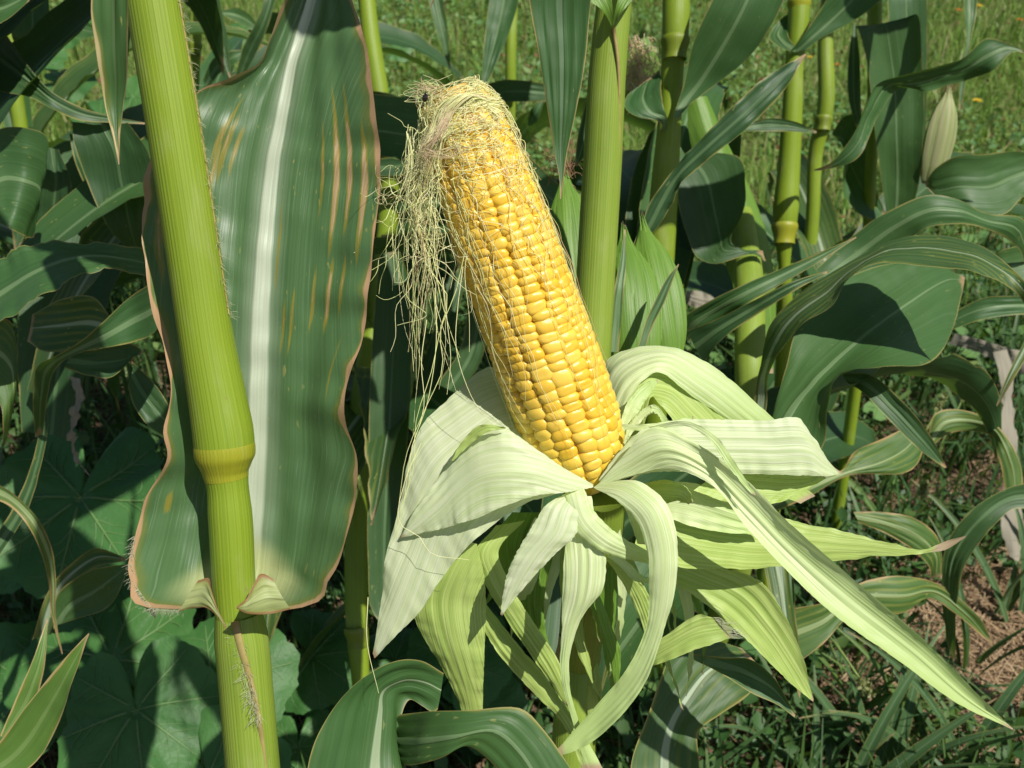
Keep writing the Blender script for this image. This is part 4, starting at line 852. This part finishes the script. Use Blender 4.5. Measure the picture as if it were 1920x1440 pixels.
leaf(p6, M_LEAF, [(1990, 470), (1920, 460), (1870, 475), (1850, 500)], [(1990, 520), (1930, 530), (1890, 530), (1855, 510)], [.76, .76, .76, .77])
leaf(p6, M_LEAF, [(1990, 560), (1900, 555), (1840, 560), (1780, 590)], [(1990, 600), (1910, 590), (1840, 600), (1780, 620)], [.86, .85, .85, .86])

# plants behind the scorched leaf and on the left
p8 = corn_plant('corn stalk seen between the scorched leaf and the silk', [(684, -40, .98, 32), (694, 60, .98, 34), (715, 200, .985, 38), (728, 300, .99, 38), (724, 450, 1.0, 38), (700, 600, 1.0, 38), (672, 800, .98, 42), (668, 1000, .95, 44), (670, 1180, .93, 42), (676, 1270, .93, 34)], [(722, 288, .985, 42), (669, 1188, .925, 44)])
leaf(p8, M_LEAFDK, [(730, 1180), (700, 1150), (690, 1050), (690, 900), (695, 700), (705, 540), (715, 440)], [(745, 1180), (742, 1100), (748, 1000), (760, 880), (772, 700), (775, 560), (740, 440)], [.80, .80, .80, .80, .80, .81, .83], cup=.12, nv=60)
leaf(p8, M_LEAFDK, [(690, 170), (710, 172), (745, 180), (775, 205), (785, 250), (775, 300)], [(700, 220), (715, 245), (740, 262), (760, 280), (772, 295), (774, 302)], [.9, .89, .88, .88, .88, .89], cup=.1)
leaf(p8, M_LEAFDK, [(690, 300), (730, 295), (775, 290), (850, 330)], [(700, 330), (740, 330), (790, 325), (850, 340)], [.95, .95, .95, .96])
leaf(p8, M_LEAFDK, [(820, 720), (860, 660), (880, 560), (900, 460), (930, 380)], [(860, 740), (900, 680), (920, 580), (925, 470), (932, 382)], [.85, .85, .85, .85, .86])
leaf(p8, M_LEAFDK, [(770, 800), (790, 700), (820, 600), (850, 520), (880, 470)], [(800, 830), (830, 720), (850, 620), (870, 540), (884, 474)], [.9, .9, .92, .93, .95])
p9 = corn_plant('slender corn plant far behind the near stalk with a hanging leaf to its right', [(372, -40, 1.5, 24), (367, 60, 1.5, 23), (362, 160, 1.52, 22), (358, 300, 1.55, 22)], [(366, 88, 1.497, 25)])
leaf(p9, M_LEAFDK, [(372, -60), (384, 20), (405, 80), (430, 145)], [(400, -80), (416, 20), (428, 80), (433, 150)], [1.45, 1.42, 1.4, 1.4])
leaf(p9, M_LEAFDK, [(440, 145), (455, 90), (480, 40), (505, -30)], [(455, 150), (475, 110), (498, 60), (525, -30)], [1.4, 1.38, 1.36, 1.36])
leaf(p9, M_LEAF, [(415, 20), (440, 14), (470, 30), (490, 60)], [(420, 30), (440, 40), (465, 52), (488, 66)], [1.5, 1.5, 1.5, 1.5])
leaf(p9, M_LEAF, [(380, 150), (400, 110), (430, 95), (470, 95)], [(390, 170), (410, 140), (440, 120), (472, 100)], [1.45, 1.43, 1.42, 1.43])
p10 = corn_plant('slender corn stalk in the meadow edge above the ear tip', [(962, -40, 1.7, 22), (958, 80, 1.7, 21), (957, 170, 1.72, 21), (955, 260, 1.75, 21)], [(957, 176, 1.71, 23)])
leaf(p10, M_LEAFDK, [(1030, 158), (990, 152), (945, 150), (905, 162), (878, 180)], [(1030, 190), (990, 190), (950, 192), (915, 202), (880, 186)], [1.05, 1.05, 1.05, 1.06, 1.07], cup=.1)
leaf(p10, M_LEAF, [(925, -60), (915, 20), (906, 100), (903, 165)], [(985, -60), (968, 20), (935, 110), (908, 166)], [1.3, 1.3, 1.3, 1.3])
leaf(p10, M_LEAF, [(795, -50), (805, 10), (822, 70), (842, 128)], [(825, -50), (832, 10), (840, 60), (845, 130)], [1.35, 1.35, 1.35, 1.36])
leaf(p10, M_LEAF, [(960, 260), (980, 230), (1000, 200), (1020, 180)], [(965, 280), (995, 250), (1010, 220), (1022, 185)], [1.5, 1.45, 1.4, 1.4])
p11 = corn_plant('pale corn stalk far at the left edge behind dark leaves', [(20, 60, 1.35, 26), (30, 180, 1.36, 27), (40, 250, 1.37, 27), (48, 400, 1.4, 28)], [])
leaf(p11, M_LEAFDK, [(25, -40), (20, 20), (22, 70), (35, 92)], [(88, -60), (92, 0), (90, 60), (60, 86)], [1.0, 1.0, 1.0, 1.02])
leaf(p11, M_LEAF, [(95, 40), (130, 32), (165, 42), (190, 60)], [(95, 52), (135, 70), (165, 72), (190, 64)], [1.4, 1.4, 1.4, 1.4])
p12 = corn_plant('corn plant just outside the left edge whose arching leaves fill the left side', [(-110, -100, .66, 60), (-110, 200, .68, 62), (-120, 500, .70, 64), (-130, 900, .73, 66)], [])
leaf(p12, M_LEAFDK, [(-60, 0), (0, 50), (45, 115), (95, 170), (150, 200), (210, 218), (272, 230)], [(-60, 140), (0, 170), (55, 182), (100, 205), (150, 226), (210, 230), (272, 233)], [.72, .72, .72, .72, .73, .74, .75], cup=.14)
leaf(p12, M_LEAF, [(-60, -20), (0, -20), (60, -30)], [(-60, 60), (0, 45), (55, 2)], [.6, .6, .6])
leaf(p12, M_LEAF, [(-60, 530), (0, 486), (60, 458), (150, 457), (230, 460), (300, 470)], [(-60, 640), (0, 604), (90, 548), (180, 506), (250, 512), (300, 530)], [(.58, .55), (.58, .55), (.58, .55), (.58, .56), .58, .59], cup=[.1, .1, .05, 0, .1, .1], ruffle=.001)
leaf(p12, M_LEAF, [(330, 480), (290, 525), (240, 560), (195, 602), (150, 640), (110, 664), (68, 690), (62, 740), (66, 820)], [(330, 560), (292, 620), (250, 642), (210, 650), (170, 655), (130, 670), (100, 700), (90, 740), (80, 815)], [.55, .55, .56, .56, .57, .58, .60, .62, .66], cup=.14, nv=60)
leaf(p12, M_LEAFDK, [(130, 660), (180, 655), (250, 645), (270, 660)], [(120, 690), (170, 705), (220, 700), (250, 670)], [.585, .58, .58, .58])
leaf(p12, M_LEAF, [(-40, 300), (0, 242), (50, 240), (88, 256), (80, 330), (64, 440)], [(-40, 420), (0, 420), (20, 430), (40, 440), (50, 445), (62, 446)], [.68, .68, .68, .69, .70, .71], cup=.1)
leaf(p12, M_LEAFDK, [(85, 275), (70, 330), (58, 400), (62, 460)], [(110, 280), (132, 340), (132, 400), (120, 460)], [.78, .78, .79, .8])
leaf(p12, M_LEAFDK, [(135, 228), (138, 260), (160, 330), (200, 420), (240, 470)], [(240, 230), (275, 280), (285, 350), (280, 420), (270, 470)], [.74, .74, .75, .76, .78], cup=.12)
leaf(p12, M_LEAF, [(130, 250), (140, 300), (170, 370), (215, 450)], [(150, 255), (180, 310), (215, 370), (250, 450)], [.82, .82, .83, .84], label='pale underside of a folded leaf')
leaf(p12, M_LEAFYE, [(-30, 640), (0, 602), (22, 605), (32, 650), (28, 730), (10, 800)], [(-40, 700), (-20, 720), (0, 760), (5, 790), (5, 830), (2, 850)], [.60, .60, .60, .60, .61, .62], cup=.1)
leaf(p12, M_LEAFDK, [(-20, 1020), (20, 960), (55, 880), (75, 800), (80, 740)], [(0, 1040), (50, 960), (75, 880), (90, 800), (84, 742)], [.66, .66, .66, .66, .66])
leaf(p12, M_LEAFYE, [(-30, 900), (10, 915), (60, 958), (95, 1020), (105, 1090), (104, 1150), (118, 1225)], [(-30, 930), (10, 945), (48, 980), (78, 1040), (92, 1100), (96, 1150), (116, 1226)], [.62, .62, .62, .63, .64, .65, .66], cup=.15)
leaf(p12, M_LEAF, [(100, 1180), (105, 1120), (150, 1080), (200, 1062), (242, 1058)], [(108, 1172), (150, 1158), (200, 1140), (228, 1100), (242, 1060)], [.70, .69, .68, .67, .67], cup=.12)
leaf(p12, M_LEAFSP, [(60, 1200), (90, 1110), (130, 1060), (180, 1028), (235, 1045)], [(95, 1190), (110, 1130), (140, 1090), (185, 1062), (236, 1052)], [.74, .73, .72, .72, .72], cup=.1)
leaf(p12, M_LEAFLM, [(-60, 1440), (-20, 1410), (60, 1310), (112, 1245), (166, 1187)], [(10, 1470), (55, 1440), (112, 1352), (134, 1285), (167, 1190)], [.48, .48, .475, .47, .47], cup=.12)
leaf(p12, M_LEAFLM, [(0, 1380), (25, 1320), (60, 1240), (88, 1160)], [(15, 1390), (60, 1330), (82, 1260), (90, 1162)], [.56, .56, .56, .57], cup=.1)
leaf(p12, M_LEAFSP, [(210, 600), (180, 560), (120, 560), (60, 590)], [(215, 640), (160, 650), (90, 660), (50, 640)], [.66, .66, .66, .67], cup=.1)
leaf(p12, M_LEAFDK, [(240, 720), (250, 760), (280, 800), (330, 830)], [(250, 680), (280, 710), (310, 750), (335, 800)], [.62, .62, .62, .63])

# bottom centre leaves
leaf(mid, corn_leaf_mat('corn_leaf_bottom', ribc=(.36, .45, .28), ribw=.0036, tip=False), [(600, 1600), (575, 1470), (588, 1400), (622, 1335), (665, 1285), (720, 1248), (790, 1240), (832, 1262)], [(830, 1600), (770, 1470), (752, 1400), (748, 1350), (765, 1310), (790, 1320), (812, 1335), (820, 1330)], [(.40, .42), (.40, .42), (.40, .43), (.405, .435), (.41, .44), (.42, .44), (.43, .44), .44], cup=.10, nv=60, M=[(700, 1600), (702, 1470), (706, 1400), (712, 1340), (720, 1300), (755, 1280), (800, 1285), (826, 1296)])
leaf(mid, M_LEAF, [(690, 1350), (760, 1338), (820, 1333), (880, 1332), (975, 1328), (1020, 1370), (1075, 1450), (1120, 1560)], [(695, 1410), (745, 1432), (790, 1432), (830, 1420), (880, 1400), (930, 1440), (960, 1500), (1000, 1600)], [.455, .43, .408, .40, .40, .40, .40, .41], cup=-.14, nv=50)
leaf(mid, M_LEAFSP, [(1180, 1480), (1186, 1420), (1215, 1340), (1235, 1280), (1265, 1220), (1330, 1200), (1390, 1215)], [(1315, 1480), (1310, 1420), (1312, 1370), (1350, 1340), (1395, 1310), (1420, 1280), (1425, 1250)], [.50, .505, .51, .515, .52, .53, .54], cup=.1, label='striped leaf speckled with pale flecks')
leaf(mid, M_LEAF, [(1300, 1226), (1350, 1232), (1410, 1238), (1450, 1270), (1492, 1340)], [(1298, 1236), (1350, 1262), (1410, 1300), (1455, 1320), (1490, 1345)], [.47, .465, .46, .46, .46], cup=.2)

gen_leaf(front, np.array(P(205, -500, .375)) + np.array((0, 0, .02)), -32, .30, .06, M_LEAF, 50, 45, 10)  # unseen upper leaf, added to shade the stalk top and the scorched leaf
for az, L_, dz in ((35, .62, .03),):
    gen_leaf(front, np.array(P(205, -500, .375)) + np.array((0, .01, dz)), az, L_, .085, M_LEAF, 22, 34, 20)  # unseen upper leaf, added to throw shade on the squash at left
tube('stalk', [P(205, -490, .372), P(205, -490, .372) + np.array((-.01, .03, .3))], [.0085, .007], M_STALK, front, 16, 8)
# the plants go on above the frame; their upper leaves shade what is below
for pl, x, y, d, items in ((mid, 1160, -120, .52, ((150, 30, .5, .075), (20, 40, .5, .07))), (p2, 1272, -200, .78, ((200, 45, .55, .075), (20, 50, .5, .07), (100, 50, .5, .07))), (p3, 1505, -180, .95, ((170, 45, .6, .08), (320, 40, .5, .08))),
                           (p5, 1640, -200, 1.1, ((200, 40, .6, .08), (0, 45, .5, .08))), (p6, 1962, 0, .86, ((120, 45, .6, .08),)), (p8, 676, -160, .98, ((0, 45, .5, .08), (200, 40, .5, .08))),
                           (p9, 380, -160, 1.5, ((20, 45, .5, .08), (200, 40, .5, .08))), (p10, 970, -120, 1.7, ((160, 45, .5, .08),)), (p12, -60, -200, .66, ((45, 55, .5, .08), (110, 40, .6, .08)))):
    for az, el, L_, W_ in items:  # nearly level blades
        gen_leaf(pl, P(x, y, d), az, L_, W_, M_LEAF, el, 100, rng.uniform(-40, 40))

rng2 = np.random.default_rng(77)
for pl, x, y, d, n, zs, azs, Ls in ((p8, 700, 600, 1.0, 8, (.30, .46), (0, 360), (.35, .5)), (p12, -110, 300, .69, 8, (.40, .75), (20, 100), (.45, .75)), (p9, 362, 160, 1.52, 6, (.12, .38), (0, 360), (.4, .6)), (p11, 40, 250, 1.37, 8, (.15, .5), (0, 360), (.4, .6)),
                            (p10, 957, 170, 1.72, 5, (.1, .36), (180, 360), (.4, .6)), (p2, 1240, 480, .81, 6, (.15, .5), (20, 200), (.4, .55)), (p3, 1475, 400, .97, 4, (.1, .32), (0, 360), (.35, .45)), (p4, 1530, 400, 1.29, 3, (.1, .3), (0, 360), (.4, .5)),
                            (p5, 1632, 330, 1.15, 4, (.1, .32), (0, 180), (.4, .55)), (mid, 1105, 800, .56, 4, (.15, .5), (20, 100), (.45, .6))):
    q0 = P(x, y, d)
    for k in range(n):
        z = rng2.uniform(*zs); b = np.array((q0[0], q0[1] + (q0[2] - z)*.12, z))
        gen_leaf(pl, b, rng2.uniform(*azs), rng2.uniform(*Ls), rng2.uniform(.05, .085), (M_LEAFDK, M_LEAF, M_LEAFDK, M_LEAFSP)[k % 4], rng2.uniform(35, 70), rng2.uniform(90, 135), rng2.uniform(-70, 70), bend=rng2.uniform(-40, 40), ruffle=.0015, rfreq=7)
# ------------------------------------------------------------------ squash plants
def squash_leaf(pl, cx, cy, d, rpx, ang, tilt=(0, -.35), lobes=5):
    """a lobed squash leaf: centre as seen, distance, radius, direction of its tip; tilt leans its face towards -y"""
    c = P(cx, cy, d); R = rpx*d/FPX
    nrm = np.array((tilt[0], tilt[1], 1.0)); nrm /= np.linalg.norm(nrm)
    tx = np.cross(nrm, np.array((0, 0, 1.0)) if abs(nrm[2]) < .99 else np.array((0, 1.0, 0))); tx = np.array((1.0, 0, 0)) - nrm*nrm[0]; tx /= np.linalg.norm(tx); ty = np.cross(nrm, tx)
    sd = rng.uniform(0, 9); nth, nr = 96, 12; V, F = [c - nrm*R*.06], []
    th = np.linspace(-math.pi, math.pi, nth, endpoint=False)
    def rad(a):       # a = 0 at the tip, +-pi at the notch
        base = .93 + .05*math.cos(lobes*a) + .04*math.sin(3*a + sd) + .02*math.sin(17*a + sd) + .012*math.sin(41*a)
        notch = 1 - .86*math.exp(-((abs(a) - math.pi)/.20)**2)
        return R*base*notch*(1 + .10*math.cos(a))
    vdir = [0, .75, -.75, 1.5, -1.5, 2.3, -2.3]
    for k in range(1, nr + 1):
        f = k/nr
        for a in th:
            r_ = rad(a)*f; b = a + ang; x_, y_ = math.cos(b), math.sin(b)
            vd = min(abs((a - q + math.pi) % (2*math.pi) - math.pi) for q in vdir)
            z = R*(.10*f*f*math.sin(2*a + sd) + .07*math.sin(3*f + sd)*f + .035*f*math.sin(7*a + sd*2)*f) + R*.05*(1 - math.exp(-(vd*f*3)**2))*1.0 + R*.012*mnoise.noise((x_*f*7, y_*f*7, sd)) - R*.05*f**3
            V.append(c + tx*x_*r_ + ty*y_*r_ + nrm*z)
    for k in range(nth): F.append((0, 1+k, 1+(k+1) % nth))
    for q in range(nr-1):
        o_ = 1 + q*nth
        for k in range(nth): F.append((o_+k, o_+nth+k, o_+nth+(k+1) % nth, o_+(k+1) % nth))
    lf = mesh_obj('leaf', V, F, M_SQ, pl)
    V = np.array(V)
    def vp(a, f):
        k = int(round((a + math.pi)/(2*math.pi)*nth)) % nth; q = max(1, int(round(f*nr))); return V[1 + (q-1)*nth + k] + nrm*R*.004
    for a in vdir:
        pth = [c - nrm*R*.05] + [vp(a, f) for f in (.17, .34, .5, .67, .84, .95)]
        strands('vein', [pth], R*.020, M_SQV, lf, 5, 12)
        br = []
        for f in (.34, .5, .67):
            for s in (-1, 1): br.append([vp(a, f), vp(a + s*.20, min(.95, f + .13)), vp(a + s*.32, min(.97, f + .24))])
        strands('vein', br, R*.008, M_SQV, lf, 4, 8)
    return lf, c, R
def squash_plant(label, leaves, foot, name='squash_plant'):
    pl = thing(name, label, 'squash plant', foot, 'squash plants trailing under the corn')
    for a in leaves:
        lf, c, R = squash_leaf(pl, *a)
        g = np.array(foot) + rng.normal(0, .03, 3)*np.array((1, 1, 0)); m_ = (c + g)/2 + np.array((0, .02, .04))
        tube('petiole', [g, m_, c - np.array((0, 0, .004))], [.004, .0036, .003], M_SQS, pl, 10, 14)
    return pl
squash_plant('squash plant at lower left with two big pale veined lobed leaves near the front', [(255, 1330, .86, 165, -1.3, (.0, -.55)), (400, 1290, .92, 150, .35, (.1, -.5)), (390, 1455, .84, 150, -1.0, (0, -.5))], (P(300, 1330, gd(1330))*np.array((1, 1, 0)) + np.array((0, .03, -.03))))
squash_plant('squash plant with large dark leaves shaded behind the drooping corn leaf at left', [(150, 930, .98, 190, -1.6, (.05, -.5)), (210, 1235, .98, 190, 2.2, (0, -.4)), (60, 1290, 1.0, 150, 2.6, (0, -.35)), (330, 1010, 1.1, 130, .3, (0, -.4)), (20, 1010, 1.05, 120, 2.8, (0, -.4))], P(150, 1100, gd(1100))*np.array((1, 1, 0)) + np.array((0, 0, -.03)))
squash_plant('squash plant with smaller leaves between the near stalk and the bottom corn leaf', [(585, 1230, 1.0, 105, -.6, (0, -.5)), (560, 1400, .98, 90, -1.5, (0, -.45)), (615, 1340, 1.02, 75, .2, (0, -.45)), (860, 1240, 1.0, 110, 1.2, (0, -.45)), (740, 1240, 1.05, 80, -.2, (0, -.4)), (900, 1330, 1.02, 90, 0, (0, -.5))], P(640, 1300, gd(1300))*np.array((1, 1, 0)) + np.array((0, 0, -.03)))
squash_plant('squash plant with grey green leaves at the meadow edge at upper left', [(65, 110, 1.75, 60, 2.0, (0, -.5)), (120, 155, 1.7, 55, 0, (0, -.5)), (190, 220, 1.65, 60, -.5, (0, -.6)), (250, 180, 1.6, 50, .4, (0, -.6)), (190, 430, 1.3, 60, -1, (0, -.5)), (130, 60, 1.9, 50, 1, (0, -.4)), (150, 400, 1.35, 50, 2, (0, -.4))], P(150, 160, gd(230))*np.array((1, 1, 0)) + np.array((0, 0, -.03)))
squash_plant('squash plant peeping out beside the slender stalk at the top', [(745, 95, 2.3, 28, .3, (0, -.7)), (445, 60, 2.0, 32, .8, (0, -.6)), (400, 150, 1.9, 34, -.5, (0, -.5))], P(600, 80, gd(120))*np.array((1, 1, 0)) + np.array((0, 0, -.03)))

# ------------------------------------------------------------------ grass tufts, seed heads, dry leaves, flowers
def tuft(label, x, y, n, L, W, mat=M_WGRASS, spread=.6, group='wild grass tufts under the corn', name='grass_tuft'):
    f = P(x, y, gd(y)); f[2] = -.03
    pl = thing(name, label, 'grass tuft', f, group)
    for k in range(n):
        az = rng.uniform(0, 360); gen_leaf(pl, f + rng.normal(0, .012, 3)*np.array((1, 1, 0)), az, L*rng.uniform(.6, 1.15), W*rng.uniform(.7, 1.2), mat, rng.uniform(55, 88), rng.uniform(40, 110)*spread, rng.uniform(-60, 60), nu=5, nv=14, name='blade')
    return pl
TG = corn_leaf_mat('wild_grass', c0=(.035, .09, .035), c1=(.06, .13, .05), ribc=(.12, .2, .09), ribw=.0012, edgew=.0003, spots=.2)
TG2 = corn_leaf_mat('wild_grass_light', c0=(.07, .15, .03), c1=(.11, .2, .04), ribc=(.16, .25, .09), ribw=.0008, edgew=.0002, spots=.2)
for i, (x, y, n, L, W, mt) in enumerate(((1560, 1520, 7, .26, .012, TG), (1660, 1470, 8, .24, .012, TG), (1760, 1440, 7, .24, .011, TG), (1860, 1480, 7, .26, .011, TG), (1590, 1330, 6, .18, .008, TG2), (1700, 1380, 7, .18, .006, TG2), (1820, 1260, 7, .2, .010, TG), (1890, 1150, 6, .22, .010, TG), (1640, 1200, 6, .16, .006, TG2), (1700, 1000, 6, .2, .008, TG2), (1800, 850, 8, .2, .007, TG), (1650, 780, 8, .22, .007, TG2), (1880, 700, 7, .2, .007, TG), (1500, 1450, 6, .2, .008, TG), (60, 1200, 6, .14, .005, TG2), (160, 770, 7, .2, .006, TG2), (250, 560, 6, .25, .006, TG), (820, 640, 7, .3, .01, TG), (1330, 640, 8, .22, .01, TG), (1560, 640, 8, .2, .008, TG), (1930, 980, 6, .25, .012, TG))):
    where = ('at the bottom edge below the long husk tip', 'under the long husk tip', 'at the bottom right under the husk point', 'in the bottom right corner', 'beside the lower husk point', 'of thin light blades on the straw', 'on the straw patch right of the long husk', 'at the right edge above the straw', 'below the striped yellow leaf', 'behind the brown curled husk tip', 'below the dry grey leaf at right', 'under the wide shaded leaf', 'at the right edge under the arching leaf', 'below the striped speckled leaf', 'among the squash leaves at the left edge', 'in the dark gap below the arching left leaves', 'in the dark between the left leaves', 'in the dark gap behind the hanging silk', 'right of the unopened ears', 'behind the shaded leaf at right', 'beside the dark leaf at the right edge')[i]
    tuft('wild grass tuft ' + where, x, y, n, L, W, mt)
def seed_head(label, x0, y0, x1, y1, d0, d1):
    f = P(x0, y0, gd(y0)); f[2] = -.03; a, b = P(x0, y0, d0), P(x1, y1, d1)
    pl = thing('seed_head_grass', label, 'grass', f, 'flowering grass stems')
    m0 = a*.45 + b*.55
    tube('stem', [f, a, m0, b], [.0013, .0011, .0009, .0004], M_SQS, pl, 6, 14)
    n = 150; q = rng.random(n)[:, None]; pos_ = m0*(1-q) + b*q + rng.normal(0, .0018, (n, 3))
    s = leaflets('seed_spike', pos_[:, 0], pos_[:, 1], pos_[:, 2], rng.uniform(.003, .006, n), M_SEED, .9, 'stuff', None); 
    me = s.data; co = np.zeros(len(me.vertices)*3, np.float32); me.vertices.foreach_get('co', co); me.vertices.foreach_set('co', (co.reshape(-1, 3) - f).astype(np.float32).ravel()); s.parent = pl
M_SEED = mass_mat('grass_seeds', [(.16, .20, .06), (.26, .28, .10), (.34, .34, .16)])
seed_head('flowering grass spike leaning right beside the wide shaded leaf', 1780, 800, 1822, 712, 1.3, 1.3)
seed_head('short flowering grass spike above the yellow striped leaf', 1740, 800, 1772, 740, 1.3, 1.3)
seed_head('drooping flowering grass spike below the long husk', 1590, 1240, 1632, 1302, .98, .96)
seed_head('flowering grass spike standing before the dark leaf at right', 1720, 960, 1735, 905, 1.1, 1.1)
def dry_leaf(label, A, B, D): 
    f = P(*A[0], D[0]); pl = thing('dry_leaf', label, 'dry leaf', f, 'dry corn leaves lying on the ground'); leaf(pl, M_DRY, A, B, D, cup=-.1, name='blade', ruffle=.003)
dry_leaf('long bleached dry corn leaf hanging to the ground at the right edge', [(1862, 660), (1872, 700), (1880, 760), (1868, 820), (1885, 900), (1872, 960), (1898, 1050)], [(1888, 655), (1900, 700), (1898, 770), (1908, 815), (1902, 900), (1918, 960), (1912, 1052)], [1.36, 1.35, 1.34, 1.32, 1.28, 1.26, 1.22])
dry_leaf('bleached dry corn leaf lying crossways at the right edge', [(1790, 625), (1850, 640), (1900, 655), (1960, 660)], [(1780, 645), (1850, 668), (1900, 700), (1960, 700)], [1.5, 1.45, 1.42, 1.4])
dry_leaf('dry tan corn leaf lying behind the unopened ears', [(1260, 545), (1300, 545), (1350, 552), (1400, 560)], [(1262, 556), (1300, 575), (1350, 590), (1400, 580)], [1.6, 1.6, 1.6, 1.6])
dry_leaf('curled brown dry leaf hanging in the dark gap at left', [(128, 705), (140, 730), (130, 790), (140, 860), (165, 890)], [(150, 710), (156, 740), (142, 800), (146, 855), (167, 892)], [.75, .75, .75, .76, .76])
def flower(label, x, y, r, mat, n=16, h=.05):
    d = gd(y) * .985; c = P(x, y, d); f = np.array((c[0], c[1], -.03)); pl = thing('flower', label, 'flower', f, 'small flowers in the meadow')
    tube('stem', [f, (f + c)/2 + np.array((.004, 0, 0)), c], [.0012, .0011, .001], M_SQS, pl, 6, 8)
    V, F = [], []; hub = c
    for ring, (rr, el) in enumerate(((1, .25), (.72, .6), (.42, 1.0))):
        for k in range(n):
            a = 2*math.pi*(k + .5*ring)/n; dv = np.array((math.cos(a)*math.cos(el), math.sin(a)*math.cos(el), math.sin(el))); s = np.array((-math.sin(a), math.cos(a), 0))*r*.16
            i = len(V); V += [hub, hub + dv*r*rr*.7 - s, hub + dv*r*rr*.7 + s, hub + dv*r*rr]; F += [(i, i+1, i+3), (i, i+3, i+2)]
    mesh_obj('petals', V, F, mat, pl)
flower('yellow dandelion in the meadow right of the drying ear', 1832, 190, .016, M_PETY)
flower('yellow dandelion at the top right corner', 1835, 12, .018, M_PETY)
flower('orange flower beside the yellow one at the top right', 1797, 20, .016, M_PETO)
flower('small orange flower at the far right edge of the top', 1912, 38, .016, M_PETO)
flower('small orange flower between the right stalks', 1570, 122, .012, M_PETO)
flower('small yellow flower between the right stalks', 1518, 108, .012, M_PETY)
